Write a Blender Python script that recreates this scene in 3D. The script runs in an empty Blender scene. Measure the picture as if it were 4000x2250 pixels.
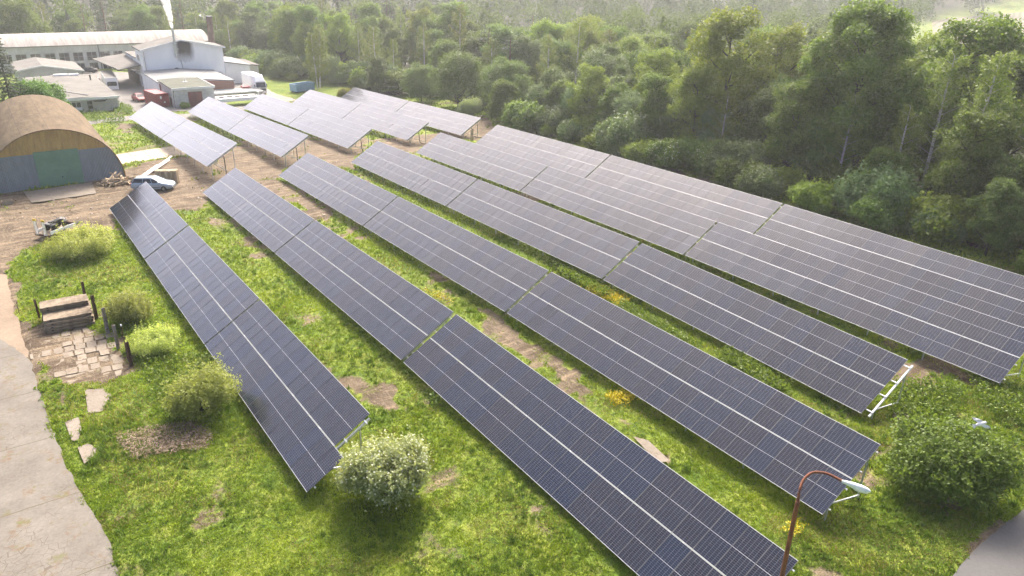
import bpy, math, random
import numpy as np
from mathutils import Matrix, Vector

# ------------------------------------------------------------------ camera, light, exposure
SC = bpy.context.scene
COL = SC.collection
F_PX = 2867.877
CAM_R = np.array([0.815553, -0.577951, 0.029086])
CAM_U = np.array([0.214811, 0.349027, 0.91216])
CAM_W = np.array([0.537336, 0.737667, -0.408801])
CAM_P = np.array([0.0, 0.0, 24.0])
cd = bpy.data.cameras.new('drone_camera')
cd.sensor_width = 36.0
cd.lens = 36.0 * F_PX / 4000.0
cd.clip_start = 0.5
cd.clip_end = 6000.0
cam = bpy.data.objects.new('drone_camera', cd)
COL.objects.link(cam)
cam.matrix_world = Matrix(((CAM_R[0], CAM_U[0], -CAM_W[0], CAM_P[0]), (CAM_R[1], CAM_U[1], -CAM_W[1], CAM_P[1]),
                           (CAM_R[2], CAM_U[2], -CAM_W[2], CAM_P[2]), (0, 0, 0, 1)))
SC.camera = cam

SUN_AZ, SUN_EL = math.radians(40), math.radians(41)
world = bpy.data.worlds.new("World")
SC.world = world
world.use_nodes = True
wn = world.node_tree
sky = wn.nodes.new('ShaderNodeTexSky')
sky.sky_type = 'NISHITA'
sky.sun_disc = False
sky.sun_elevation = SUN_EL
sky.sun_rotation = SUN_AZ
sky.air_density = 0.28
sky.dust_density = 4.5
sky.ozone_density = 0.0
wn.links.new(sky.outputs[0], wn.nodes['Background'].inputs[0])
wn.nodes['Background'].inputs[1].default_value = 0.15
sd = bpy.data.lights.new('sun', 'SUN')
sd.energy = 1.5
sd.angle = math.radians(13)
sd.color = (1.0, 0.92, 0.80)
sun = bpy.data.objects.new('sun', sd)
COL.objects.link(sun)
sv = Vector((math.sin(SUN_AZ) * math.cos(SUN_EL), math.cos(SUN_AZ) * math.cos(SUN_EL), math.sin(SUN_EL)))
sun.rotation_euler = sv.to_track_quat('Z', 'Y').to_euler()
SC.view_settings.view_transform = 'Standard'
SC.view_settings.look = 'None'
SC.view_settings.gamma = 1.0
SC.view_settings.exposure = 2.12
HAZE_DENSITY = 0.00026
SC.render.engine = 'CYCLES'
SC.cycles.use_denoising = True
SC.cycles.max_bounces = 12
SC.cycles.diffuse_bounces = 8
SC.cycles.transmission_bounces = 8
SC.cycles.transparent_max_bounces = 8
SC.cycles.volume_bounces = 1
SC.cycles.sample_clamp_indirect = 6.0

# ------------------------------------------------------------------ survey: solar tables (bottom edge, far end and near end), ground, pixel rays
TILT = math.radians(30.896)
UPX, UPZ = math.cos(TILT), math.sin(TILT)
SLOPE = 4.58
# name: list of segments ((X,Y,Z far), (X,Y,Z near), columns, missing upper column at near end)
TABLES = {
 'S1': [((8.717, 83.988, -1.085), (8.702, 65.783, -0.463), 16), ((8.696, 65.507, -0.44), (8.694, 46.241, 0.174), 17), ((8.691, 46.069, 0.195), (8.687, 27.859, 0.672), 16)],
 'S2': [((18.33, 84.9, -1.03), (18.31, 60.78, -0.16), 21), ((18.31, 60.62, -0.16), (18.29, 36.774, 0.60), 21), ((18.301, 36.50, 0.573), (18.278, 10.95, 0.558), 22)],
 'S3': [((27.75, 87.032, -0.878), (27.72, 62.95, -0.01), 21), ((27.72, 62.80, -0.01), (27.70, 38.80, 0.732), 21), ((27.705, 38.58, 0.725), (27.675, 13.056, 0.989), 22)],
 'S4': [((37.52, 87.796, -0.617), (37.48, 63.667, 0.199), 21), ((37.48, 63.50, 0.205), (37.491, 39.338, 0.915), 21), ((37.491, 39.151, 0.885), (37.463, 16.981, 0.757), 19)],
 'S5': [((47.245, 88.206, -0.585), (47.235, 64.019, 0.27), 21), ((47.235, 63.86, 0.275), (47.247, 39.654, 0.86), 21), ((47.24, 39.471, 0.885), (47.226, 13.852, 1.173), 22)],
 'S6': [((56.858, 88.282, -0.439), (56.850, 64.09, 0.407), 21), ((56.850, 63.93, 0.41), (56.856, 39.728, 0.991), 21), ((56.854, 39.555, 0.99), (56.84, 14.15, 1.2), 22)],
 'N1': [((20.103, 139.248, -2.377), (20.29, 114.977, -1.11), 21), ((20.30, 114.80, -1.10), (20.46, 90.55, 0.379), 21)],
 'N2': [((29.99, 141.215, -2.617), (30.10, 116.955, -1.46), 21), ((30.10, 116.78, -1.45), (30.12, 92.591, -0.081), 21)],
 'N3': [((40.55, 144.262, -3.312), (40.58, 120.033, -2.064), 21), ((40.58, 119.86, -2.055), (40.574, 95.692, -0.81), 21)],
 'N4': [((50.69, 145.883, -3.432), (50.71, 121.657, -2.292), 21), ((50.71, 121.48, -2.285), (50.70, 97.326, -1.079), 21)],
 'N5': [((60.63, 146.735, -3.781), (60.64, 122.522, -2.748), 21), ((60.64, 122.35, -2.74), (60.619, 98.204, -1.549), 21)],
}
_c = []
for q, segs in TABLES.items():
    for a, b, n in segs:
        _c.append((a[0] + 2, a[1], a[2] - (0.65 if q[0] == 'S' else 0.8)))
        _c.append((b[0] + 2, b[1], b[2] - (0.65 if q[0] == 'S' else 1.0)))
CTRL = np.array(_c)
_A = np.c_[np.ones(len(CTRL)), CTRL[:, 0], CTRL[:, 1]]
PLANE = np.array([1.10, 0.0016, -0.0321])
RES = CTRL[:, 2] - _A @ PLANE

def sstep(a, b, x):
    t = np.clip((x - a) / (b - a), 0, 1)
    return t * t * (3 - 2 * t)

def gz(X, Y):
    """height of the ground"""
    X = np.asarray(X, float); Y = np.asarray(Y, float)
    base = PLANE[0] + PLANE[1] * np.clip(X, -100, 140) + PLANE[2] * np.clip(Y, -60, 270)
    near = (X > -60) & (X < 120) & (Y > -40) & (Y < 210)
    out = base.copy() if base.ndim else base
    if base.ndim == 0:
        w = np.exp(-((X - CTRL[:, 0]) ** 2 + (Y - CTRL[:, 1]) ** 2) / 220.0)
        out = base + (w * RES).sum() / (w.sum() + 0.3)
    else:
        xn, yn = X[near], Y[near]
        acc = np.zeros(len(xn)); ws = np.zeros(len(xn))
        for c, r in zip(CTRL, RES):
            w = np.exp(-((xn - c[0]) ** 2 + (yn - c[1]) ** 2) / 220.0)
            acc += w * r; ws += w
        out[near] += acc / (ws + 0.3)
    r = np.hypot(X - 20, Y - 40)
    return out + 55.0 * sstep(420, 1000, r)

def g1(x, y):
    return float(gz(np.float64(x), np.float64(y)))

def rays(px, py):
    px = np.asarray(px, float); py = np.asarray(py, float)
    return CAM_R * ((px - 2000) / F_PX)[..., None] + CAM_U * ((1125 - py) / F_PX)[..., None] + CAM_W

def at(px, py, h=0.0):
    """ground point (X, Y, Z) seen at photograph pixel px, py (4000 x 2250), h metres above the ground"""
    v = rays(px, py)
    t = np.full(v.shape[:-1], 60.0)
    for _ in range(40):
        p = v * t[..., None] + CAM_P if t.ndim else v * t + CAM_P
        t = np.clip(t + (p[..., 2] - gz(p[..., 0], p[..., 1]) - h) / (-v[..., 2] + 0.0) * 0.8, 5, 3000)
    return v * (t[..., None] if t.ndim else t) + CAM_P

def at_far(px, py):
    out = []
    for a, b in zip(px, py):
        v = rays(a, b); t = np.geomspace(60, 1500, 1500); P = v * t[:, None] + CAM_P
        i = np.argmax(P[:, 2] < gz(P[:, 0], P[:, 1])); out.append(P[i if i else -1])
    return np.array(out)
def on_y(px, py, Y):
    v = rays(px, py); return v * (Y / v[1]) + CAM_P
def on_x(px, py, X):
    v = rays(px, py); return v * (X / v[0]) + CAM_P
def on_z(px, py, Z):
    v = rays(px, py); return v * ((Z - 24.0) / v[2]) + CAM_P

def vnoise(X, Y, scale, seed=0):
    """smooth value noise in 0..1"""
    x = np.asarray(X) / scale + 1000.3; y = np.asarray(Y) / scale + 1000.7
    xi = np.floor(x).astype(np.int64); yi = np.floor(y).astype(np.int64)
    fx = x - xi; fy = y - yi
    fx = fx * fx * (3 - 2 * fx); fy = fy * fy * (3 - 2 * fy)
    def h(a, b):
        n = (a * 374761393 + b * 668265263 + seed * 1442695041) & 0x7fffffff
        n = ((n ^ (n >> 13)) * 1274126177) & 0x7fffffff
        return ((n ^ (n >> 16)) & 0xffff) / 65535.0
    return (h(xi, yi) * (1 - fx) + h(xi + 1, yi) * fx) * (1 - fy) + (h(xi, yi + 1) * (1 - fx) + h(xi + 1, yi + 1) * fx) * fy
def fbm(X, Y, scale, seed=0, oct=4):
    a = 0; w = 0.5; t = 0
    for k in range(oct):
        a = a + w * vnoise(X, Y, scale / 2 ** k, seed + 17 * k); t += w; w *= 0.5
    return a / t
def inside(X, Y, poly):
    poly = np.asarray(poly); r = np.zeros(np.shape(X), bool)
    x1, y1 = poly[-1][:2]
    for x2, y2 in poly[:, :2]:
        c = ((y1 > Y) != (y2 > Y)) & (X < (x2 - x1) * (Y - y1) / (y2 - y1 + 1e-12) + x1)
        r ^= c; x1, y1 = x2, y2
    return r

# ------------------------------------------------------------------ tagging, mesh builder
def tag(o, label=None, cat=None, group=None, kind=None):
    if label: o['label'] = label
    if cat: o['category'] = cat
    if group: o['group'] = group
    if kind: o['kind'] = kind
    return o
def empty(name, loc, rz=0.0, label=None, cat=None, group=None):
    o = bpy.data.objects.new(name, None); COL.objects.link(o)
    o.empty_display_size = 0.2
    o.location = loc; o.rotation_euler = (0, 0, rz)
    return tag(o, label, cat, group)
def link(name, me, parent=None):
    o = bpy.data.objects.new(name, me); COL.objects.link(o)
    if parent: o.parent = parent
    return o
def dup(root, loc, rz=None, scale=None):
    r = root.copy(); COL.objects.link(r); r.location = loc
    if rz is not None: r.rotation_euler = (0, 0, rz)
    if scale is not None: r.scale = scale
    for ch in KIDS.get(root.name, root.children):
        c = ch.copy(); COL.objects.link(c); c.parent = r
        for gch in ch.children:
            d = gch.copy(); COL.objects.link(d); d.parent = c
    return r
KIDS = {}

class MB:
    def __init__(s): s.v = []; s.f = []; s.m = []; s.sm = []
    def add(s, vs, fs, m=0, smooth=False):
        o = len(s.v); s.v += [tuple(map(float, p)) for p in vs]
        for f in fs: s.f.append([i + o for i in f]); s.m.append(m); s.sm.append(smooth)
        return s
    def box(s, x0, x1, y0, y1, z0, z1, m=0):
        return s.add([(x0, y0, z0), (x1, y0, z0), (x1, y1, z0), (x0, y1, z0), (x0, y0, z1), (x1, y0, z1), (x1, y1, z1), (x0, y1, z1)],
                     [(3, 2, 1, 0), (4, 5, 6, 7), (0, 1, 5, 4), (1, 2, 6, 5), (2, 3, 7, 6), (3, 0, 4, 7)], m)
    def obox(s, c, ax, ay, az, m=0):
        c, ax, ay, az = map(np.array, (c, ax, ay, az))
        vs = [c + i * ax + j * ay + k * az for k in (-1, 1) for i, j in ((-1, -1), (1, -1), (1, 1), (-1, 1))]
        return s.add(vs, [(3, 2, 1, 0), (4, 5, 6, 7), (0, 1, 5, 4), (1, 2, 6, 5), (2, 3, 7, 6), (3, 0, 4, 7)], m)
    def beam(s, a, b, w, h, m=0, up=(0, 0, 1)):
        a, b, up = np.array(a, float), np.array(b, float), np.array(up, float)
        d = b - a; L = np.linalg.norm(d); d /= L
        sx = np.cross(d, up); sx /= np.linalg.norm(sx) + 1e-9; uz = np.cross(sx, d)
        return s.obox((a + b) / 2, d * L / 2, sx * w / 2, uz * h / 2, m)
    def tube(s, pts, r, n=8, m=0, cap=True, smooth=True):
        pts = [np.array(p, float) for p in pts]
        rs = r if hasattr(r, '__len__') else [r] * len(pts)
        vs = []; ref = np.array((0.31, 0.17, 0.93))
        for i, p in enumerate(pts):
            d = pts[min(i + 1, len(pts) - 1)] - pts[max(i - 1, 0)]; d /= np.linalg.norm(d) + 1e-9
            a = np.cross(d, ref if abs(d @ ref) < 0.95 else np.array((1.0, 0, 0))); a /= np.linalg.norm(a); b = np.cross(d, a)
            for k in range(n):
                t = 2 * math.pi * k / n
                vs.append(p + rs[i] * (math.cos(t) * a + math.sin(t) * b))
        fs = [(i * n + k, i * n + (k + 1) % n, (i + 1) * n + (k + 1) % n, (i + 1) * n + k) for i in range(len(pts) - 1) for k in range(n)]
        s.add(vs, fs, m, smooth)
        if cap:
            s.add(vs[:n], [tuple(range(n))[::-1]], m); s.add(vs[-n:], [tuple(range(n))], m)
        return s
    def prism(s, poly, axis, a, b, m=0, caps=True):
        """poly in the two other axes, extruded along axis ('x','y','z') from a to b"""
        def P(u, v, w): return {'x': (w, u, v), 'y': (u, w, v), 'z': (u, v, w)}[axis]
        n = len(poly)
        vs = [P(u, v, a) for u, v in poly] + [P(u, v, b) for u, v in poly]
        fs = [(i, (i + 1) % n, n + (i + 1) % n, n + i) for i in range(n)]
        if caps: fs += [tuple(range(n))[::-1], tuple(range(n, 2 * n))]
        return s.add(vs, fs, m)
    def quad(s, a, b, c, d, m=0): return s.add([a, b, c, d], [(0, 1, 2, 3)], m)
    def build(s, name, mats, parent=None, bevel=0, loc=None):
        me = bpy.data.meshes.new(name); me.from_pydata(s.v, [], s.f)
        for mm in (mats if isinstance(mats, (list, tuple)) else [mats]): me.materials.append(mm)
        me.polygons.foreach_set('material_index', s.m); me.polygons.foreach_set('use_smooth', s.sm)
        me.update()
        import bmesh
        bm = bmesh.new(); bm.from_mesh(me); bmesh.ops.recalc_face_normals(bm, faces=bm.faces); bm.to_mesh(me); bm.free()
        o = link(name, me, parent)
        if loc is not None: o.location = loc
        if bevel:
            b = o.modifiers.new('edge', 'BEVEL'); b.width = bevel; b.segments = 2; b.limit_method = 'ANGLE'; b.angle_limit = math.radians(40)
        return o

# ------------------------------------------------------------------ materials
def nodes(name):
    m = bpy.data.materials.new(name); m.use_nodes = True
    nt = m.node_tree; return m, nt, nt.nodes['Principled BSDF'], nt.nodes, nt.links
def mixc(nt, fac, a, b, mode='MIX'):
    n = nt.nodes.new('ShaderNodeMix'); n.data_type = 'RGBA'; n.blend_type = mode
    for sck, v in ((n.inputs[0], fac), (n.inputs[6], a), (n.inputs[7], b)):
        if isinstance(v, (int, float)): sck.default_value = v
        elif isinstance(v, (tuple, list)): sck.default_value = (*v[:3], 1)
        else: nt.links.new(v, sck)
    return n.outputs[2]
def math_(nt, op, a, b=None, c=None, clamp=False):
    n = nt.nodes.new('ShaderNodeMath'); n.operation = op; n.use_clamp = clamp
    for i, v in enumerate((a, b, c)):
        if v is None: continue
        if isinstance(v, (int, float)): n.inputs[i].default_value = v
        else: nt.links.new(v, n.inputs[i])
    return n.outputs[0]
def noise(nt, scale, detail=4, rough=0.6, vec=None, out=0, dist=0.0):
    n = nt.nodes.new('ShaderNodeTexNoise'); n.inputs['Scale'].default_value = scale; n.inputs['Detail'].default_value = detail
    n.inputs['Roughness'].default_value = rough; n.inputs['Distortion'].default_value = dist
    if vec is not None: nt.links.new(vec, n.inputs['Vector'])
    return n.outputs[out]
def ramp(nt, fac, lo, hi):
    n = nt.nodes.new('ShaderNodeMapRange'); n.inputs[1].default_value = lo; n.inputs[2].default_value = hi; n.clamp = True
    nt.links.new(fac, n.inputs[0]); return n.outputs[0]
def coords(nt, kind='Object', scale=(1, 1, 1)):
    t = nt.nodes.new('ShaderNodeTexCoord'); o = t.outputs[kind]
    if scale != (1, 1, 1):
        mp = nt.nodes.new('ShaderNodeMapping'); mp.inputs['Scale'].default_value = scale; nt.links.new(o, mp.inputs[0]); o = mp.outputs[0]
    return o
def bump(nt, h, strength, dist, bsdf):
    b = nt.nodes.new('ShaderNodeBump'); b.inputs['Strength'].default_value = strength; b.inputs['Distance'].default_value = dist
    nt.links.new(h, b.inputs['Height']); nt.links.new(b.outputs[0], bsdf.inputs['Normal'])
def mat(name, col, rough=0.6, metal=0.0, var=0.25, scale=1.5, col2=None, fine=20.0, stretch=(1, 1, 1), bmp=0.0, amount=1.0):
    """painted or weathered surface: two tones mixed by coarse and fine noise"""
    m, nt, p, N, L = nodes(name)
    c = coords(nt, 'Object', stretch)
    a = noise(nt, scale, 5, 0.65, c); b = noise(nt, fine, 3, 0.6, c)
    f = ramp(nt, math_(nt, 'ADD', math_(nt, 'MULTIPLY', a, 0.7), math_(nt, 'MULTIPLY', b, 0.3)), 0.36, 0.64)
    c2 = col2 if col2 else tuple(x * (1 - var) for x in col)
    out = mixc(nt, math_(nt, 'MULTIPLY', f, amount), col, c2)
    L.new(out, p.inputs['Base Color'])
    p.inputs['Roughness'].default_value = rough; p.inputs['Metallic'].default_value = metal
    if rough >= 0.7: p.inputs['Specular IOR Level'].default_value = 0.12
    if bmp: bump(nt, b, bmp, 0.02, p)
    return m
def leafmat(name, lo, hi, trans=0.35, hue=0.014, gloss=0.25):
    """foliage: tone attribute between two greens, a shift per tree, light passing through the leaf"""
    m, nt, p, N, L = nodes(name)
    at_ = N.new('ShaderNodeAttribute'); at_.attribute_name = 'tone'
    oi = N.new('ShaderNodeObjectInfo')
    col = mixc(nt, at_.outputs['Fac'], lo, hi)
    hs = N.new('ShaderNodeHueSaturation')
    L.new(math_(nt, 'ADD', 0.5 - hue, math_(nt, 'MULTIPLY', oi.outputs['Random'], 2 * hue)), hs.inputs['Hue'])
    L.new(math_(nt, 'ADD', 0.8, math_(nt, 'MULTIPLY', oi.outputs['Random'], 0.45)), hs.inputs['Value'])
    L.new(col, hs.inputs['Color'])
    L.new(hs.outputs[0], p.inputs['Base Color']); p.inputs['Roughness'].default_value = 0.55
    p.inputs['Specular IOR Level'].default_value = gloss
    tr = N.new('ShaderNodeBsdfTranslucent')
    tc = mixc(nt, 0.6, hs.outputs[0], (1.25, 1.2, 0.4), 'MULTIPLY'); 
    L.new(tc, tr.inputs[0])
    mx = N.new('ShaderNodeMixShader'); mx.inputs[0].default_value = trans
    L.new(p.outputs[0], mx.inputs[1]); L.new(tr.outputs[0], mx.inputs[2]); L.new(mx.outputs[0], N['Material Output'].inputs[0])
    return m
M = {}
M['white_wall'] = mat('white_wall', (0.76, 0.76, 0.75), 0.85, var=0.16, scale=0.25, fine=3)
M['old_plaster'] = mat('old_plaster', (0.60, 0.59, 0.55), 0.9, scale=0.35, col2=(0.42, 0.41, 0.38), fine=2.5, stretch=(1, 1, 0.35))
M['grey_plaster'] = mat('grey_plaster', (0.48, 0.46, 0.42), 0.9, scale=0.5, col2=(0.34, 0.33, 0.30), fine=4)
M['patchy_wall'] = mat('patchy_wall', (0.62, 0.61, 0.58), 0.9, scale=1.2, col2=(0.40, 0.39, 0.37), fine=7)
M['roof_felt'] = mat('roof_felt', (0.19, 0.18, 0.16), 0.95, scale=0.3, col2=(0.12, 0.115, 0.105), fine=3)
M['roof_green_felt'] = mat('roof_green_felt', (0.125, 0.13, 0.10), 0.95, scale=0.5, col2=(0.08, 0.088, 0.07), fine=4)
M['roof_metal'] = mat('roof_metal', (0.26, 0.27, 0.27), 0.8, scale=0.4, col2=(0.18, 0.18, 0.175), fine=3)
M['roof_streak'] = mat('roof_streak', (0.42, 0.41, 0.38), 0.95, scale=0.9, col2=(0.21, 0.175, 0.14), fine=5, stretch=(1.2, 0.10, 0.10), amount=0.9)
M['white_trim'] = mat('white_trim', (0.78, 0.78, 0.77), 0.6, var=0.2, scale=1)
M['glass_dark'] = mat('glass_dark', (0.035, 0.035, 0.038), 0.12, var=0.5, scale=0.8)
M['dark_metal'] = mat('dark_metal', (0.05, 0.05, 0.05), 0.5, 0.3)
M['steel'] = mat('steel', (0.55, 0.56, 0.56), 0.38, 0.75, var=0.3, scale=4)
M['galv'] = mat('galv', (0.62, 0.64, 0.65), 0.42, 0.6, var=0.25, scale=3)
M['red_door'] = mat('red_door', (0.22, 0.085, 0.075), 0.75, scale=1.5, col2=(0.16, 0.07, 0.06))
M['red_paint'] = mat('red_paint', (0.30, 0.022, 0.028), 0.5, scale=1.0, col2=(0.20, 0.02, 0.022))
M['brown_metal'] = mat('brown_metal', (0.075, 0.045, 0.036), 0.85, scale=1.2, col2=(0.20, 0.14, 0.115), fine=5, stretch=(1, 1, 0.5))
M['rust'] = mat('rust', (0.22, 0.085, 0.05), 0.8, scale=8, col2=(0.13, 0.06, 0.04), fine=40)
M['rust_dark'] = mat('rust_dark', (0.055, 0.032, 0.026), 0.85, scale=5, col2=(0.12, 0.07, 0.05), fine=20)
M['rust_white'] = mat('rust_white', (0.36, 0.34, 0.32), 0.85, scale=4, col2=(0.10, 0.06, 0.05), fine=15)
M['concrete'] = mat('concrete', (0.27, 0.22, 0.16), 0.95, scale=1.2, col2=(0.12, 0.095, 0.07), fine=9, bmp=0.4)
M['black'] = mat('black', (0.018, 0.018, 0.018), 0.6, var=0.4)
M['tyre'] = mat('tyre', (0.022, 0.022, 0.022), 0.85, var=0.3)
M['white_paint'] = mat('white_paint', (0.80, 0.80, 0.80), 0.35, var=0.08, scale=0.8)
M['blue_paint'] = mat('blue_paint', (0.19, 0.34, 0.48), 0.6, scale=1.2, col2=(0.15, 0.25, 0.34))
M['silver_car'] = mat('silver_car', (0.34, 0.43, 0.51), 0.28, 0.35, var=0.06)
M['raw_wood'] = mat('raw_wood', (0.52, 0.41, 0.27), 0.85, scale=3, col2=(0.36, 0.28, 0.19), fine=25, stretch=(1, 1, 1))
M['grey_wood'] = mat('grey_wood', (0.32, 0.27, 0.20), 0.9, scale=3, col2=(0.20, 0.165, 0.12), fine=25)
M['bark'] = mat('bark', (0.10, 0.082, 0.066), 0.95, scale=6, col2=(0.055, 0.045, 0.036), fine=30, stretch=(1, 1, 0.3))
M['birch_bark'] = mat('birch_bark', (0.62, 0.60, 0.56), 0.85, scale=2.5, col2=(0.16, 0.14, 0.12), fine=9, stretch=(0.6, 0.6, 2.5), amount=0.8)
M['pine_bark'] = mat('pine_bark', (0.17, 0.105, 0.07), 0.95, scale=6, col2=(0.09, 0.065, 0.05), fine=30)
M['yellow'] = mat('yellow', (0.62, 0.42, 0.03), 0.6)

def solar_materials():
    m, nt, p, N, L = nodes('solar_cells')
    oc = coords(nt); sp = N.new('ShaderNodeSeparateXYZ'); L.new(oc, sp.inputs[0])
    def line(sock, pitch, half, off=0.0):
        t = math_(nt, 'FRACT', math_(nt, 'ADD', math_(nt, 'DIVIDE', sock, pitch), 0.5 + off))
        return math_(nt, 'LESS_THAN', math_(nt, 'ABSOLUTE', math_(nt, 'SUBTRACT', t, 0.5)), half / pitch)
    gx = line(sp.outputs[0], 0.1845, 0.0038); gy = line(sp.outputs[1], 0.0938, 0.0024)
    mid = math_(nt, 'LESS_THAN', math_(nt, 'ABSOLUTE', sp.outputs[1]), 0.008)
    oi = N.new('ShaderNodeObjectInfo')
    base = mixc(nt, ramp(nt, oi.outputs['Random'], 0.25, 0.75), (0.0036, 0.0082, 0.024), (0.0090, 0.0085, 0.016))
    cellv = noise(nt, 3.0, 1, 0.5, oc); base = mixc(nt, math_(nt, 'MULTIPLY', cellv, 0.35), base, (0.010, 0.022, 0.052))
    grid = math_(nt, 'MAXIMUM', gx, gy)
    c = mixc(nt, math_(nt, 'MULTIPLY', grid, 0.34), base, (0.50, 0.53, 0.58)); c = mixc(nt, mid, c, (0.50, 0.515, 0.53))
    L.new(c, p.inputs['Base Color'])
    p.inputs['Roughness'].default_value = 0.16; p.inputs['IOR'].default_value = 1.48
    dirt = noise(nt, 1.2, 4, 0.6, coords(nt, 'Object')); L.new(math_(nt, 'ADD', 0.11, math_(nt, 'MULTIPLY', dirt, 0.10)), p.inputs['Roughness'])
    M['cells'] = m
    M['frame_short'] = mat('frame_short', (0.46, 0.47, 0.48), 0.45, 0.1, var=0.05)
    M['frame_long'] = mat('frame_long', (0.085, 0.088, 0.092), 0.6, 0.0, var=0.1)
    M['backsheet'] = mat('backsheet', (0.62, 0.63, 0.64), 0.6, var=0.08)
solar_materials()

# ------------------------------------------------------------------ ground
D = 4000.0 / 2576.0
def dpoly(pts, h=0.0):
    """polygon on the ground from points measured on the photograph at 2576 px width"""
    p = np.array(pts, float) * D
    return at(p[:, 0], p[:, 1], h)
DIRT = [  # (polygon, strength)
 ([(-60, 520), (0, 485), (85, 480), (230, 458), (320, 420), (390, 405), (470, 395), (540, 410), (600, 360), (640, 390), (720, 405), (700, 450), (760, 490), (720, 512), (600, 478), (560, 498), (520, 500), (500, 530), (440, 528), (300, 552), (285, 585), (180, 585), (60, 632), (20, 680), (10, 900), (-60, 900)], 1.0),
 ([(705, 445), (770, 500), (840, 560), (790, 548), (730, 500)], 1.0),
 ([(590, 355), (780, 345), (930, 352), (1100, 335), (1220, 295), (1255, 322), (1205, 350), (1100, 345), (1040, 388), (930, 358), (890, 408), (905, 445), (960, 470), (890, 430), (770, 388), (705, 445), (640, 400)], 0.9),
 ([(1190, 765), (1260, 800), (1420, 925), (1480, 960), (1440, 992), (1330, 900), (1230, 840)], 0.75),
 ([(905, 962), (1000, 982), (1030, 1035), (960, 1022)], 0.8),
 ([(735, 785), (800, 790), (810, 850), (750, 830)], 0.5),
 ([(1590, 1095), (1640, 1110), (1690, 1165), (1660, 1175)], 0.7),
 ([(560, 290), (640, 320), (760, 370), (700, 372), (620, 330), (540, 300)], 0.5),
 ([(60, 840), (110, 800), (250, 830), (320, 890), (335, 940), (260, 965), (180, 960), (120, 930), (70, 900)], 1.0),
 ([(300, 840), (345, 830), (355, 900), (330, 905)], 0.8), ([(325, 905), (380, 900), (385, 930), (320, 945)], 0.8),
 ([(2100, 870), (2180, 850), (2230, 900), (2180, 960)], 0.25),
 ([(290, 310), (340, 312), (330, 335), (285, 332)], 0.8), ([(250, 352), (420, 365), (300, 395)], 0.45),
 ([(2390, 1449), (2440, 1375), (2600, 1265), (2600, 1300), (2460, 1400), (2420, 1470)], 0.9),
 ([(130, 990), (160, 985), (150, 1040), (130, 1020)], 0.6),
 ([(20, 700), (75, 830), (110, 985), (60, 990), (-30, 900), (-30, 700)], 1.0),
 ([(640, 1235), (670, 1230), (660, 1262)], 0.5), ([(1090, 1070), (1130, 1075), (1140, 1100), (1100, 1095)], 0.35), ([(1130, 1320), (1170, 1330), (1150, 1350)], 0.4),
 ([(1080, 735), (1120, 770), (1180, 800), (1130, 800)], 0.35), ([(820, 480), (900, 560), (1010, 640), (960, 625), (850, 545)], 0.3),
 ([(940, 640), (1060, 700), (1110, 760), (1020, 720)], 0.3),
 ([(1680, 760), (1720, 790), (1690, 790)], 0.3), ([(200, 1449), (215, 1300), (240, 1310), (290, 1449)], 0.0),
]
def dirt_at(X, Y):
    wx = X + (fbm(X, Y, 2.2, 5) - 0.5) * 2.2; wy = Y + (fbm(X, Y, 2.2, 9) - 0.5) * 2.2
    n = fbm(X, Y, 1.6, 31)
    d = np.zeros(np.shape(X))
    for poly, s in DIRT_W:
        i = inside(wx, wy, poly)
        d = np.maximum(d, np.where(i, s, 0))
    # grass breaking through, bare spots in the field
    bare = sstep(0.53, 0.68, fbm(X * 1.6, Y * .7, 6.0, 77)) * sstep(0.44, 0.58, n) * 0.75 * ((Y > 10) & (Y < 140) & (X > 12))
    bare = np.maximum(bare, sstep(0.62, 0.74, fbm(X, Y, 4.0, 78)) * sstep(0.5, 0.6, n) * 0.5)
    d = np.where(d > 0, np.clip(d - sstep(0.56, 0.70, n) * 0.75 * (1.15 - d) - sstep(0.64, 0.74, fbm(X, Y, 3.0, 41)) * 0.5, 0, 1), bare)
    return d
DIRT_W = [(dpoly(p), s) for p, s in DIRT]

def axis(lo, hi, step, far, grow=1.18):
    a = list(np.arange(lo, hi + 1e-6, step)); s = step; x = hi
    while x < far: s *= grow; x += s; a.append(x)
    s = step; x = lo; b = []
    while x > -far: s *= grow; x -= s; b.append(x)
    return np.array(b[::-1] + a)
gx_ = axis(-20, 84, 0.45, 1700); gy_ = axis(2, 172, 0.45, 1700)
GX, GY = np.meshgrid(gx_, gy_)
GZ = gz(GX, GY)
near_ = (GX > -25) & (GX < 90) & (GY > 0) & (GY < 180)
GD = np.zeros(GX.shape); GD[near_] = dirt_at(GX[near_], GY[near_])
# lumps and wheel ruts
GZ[near_] += (fbm(GX[near_], GY[near_], 3.0, 3) - 0.5) * 0.22 + (fbm(GX[near_], GY[near_], 0.9, 4, 2) - 0.5) * 0.10

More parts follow.
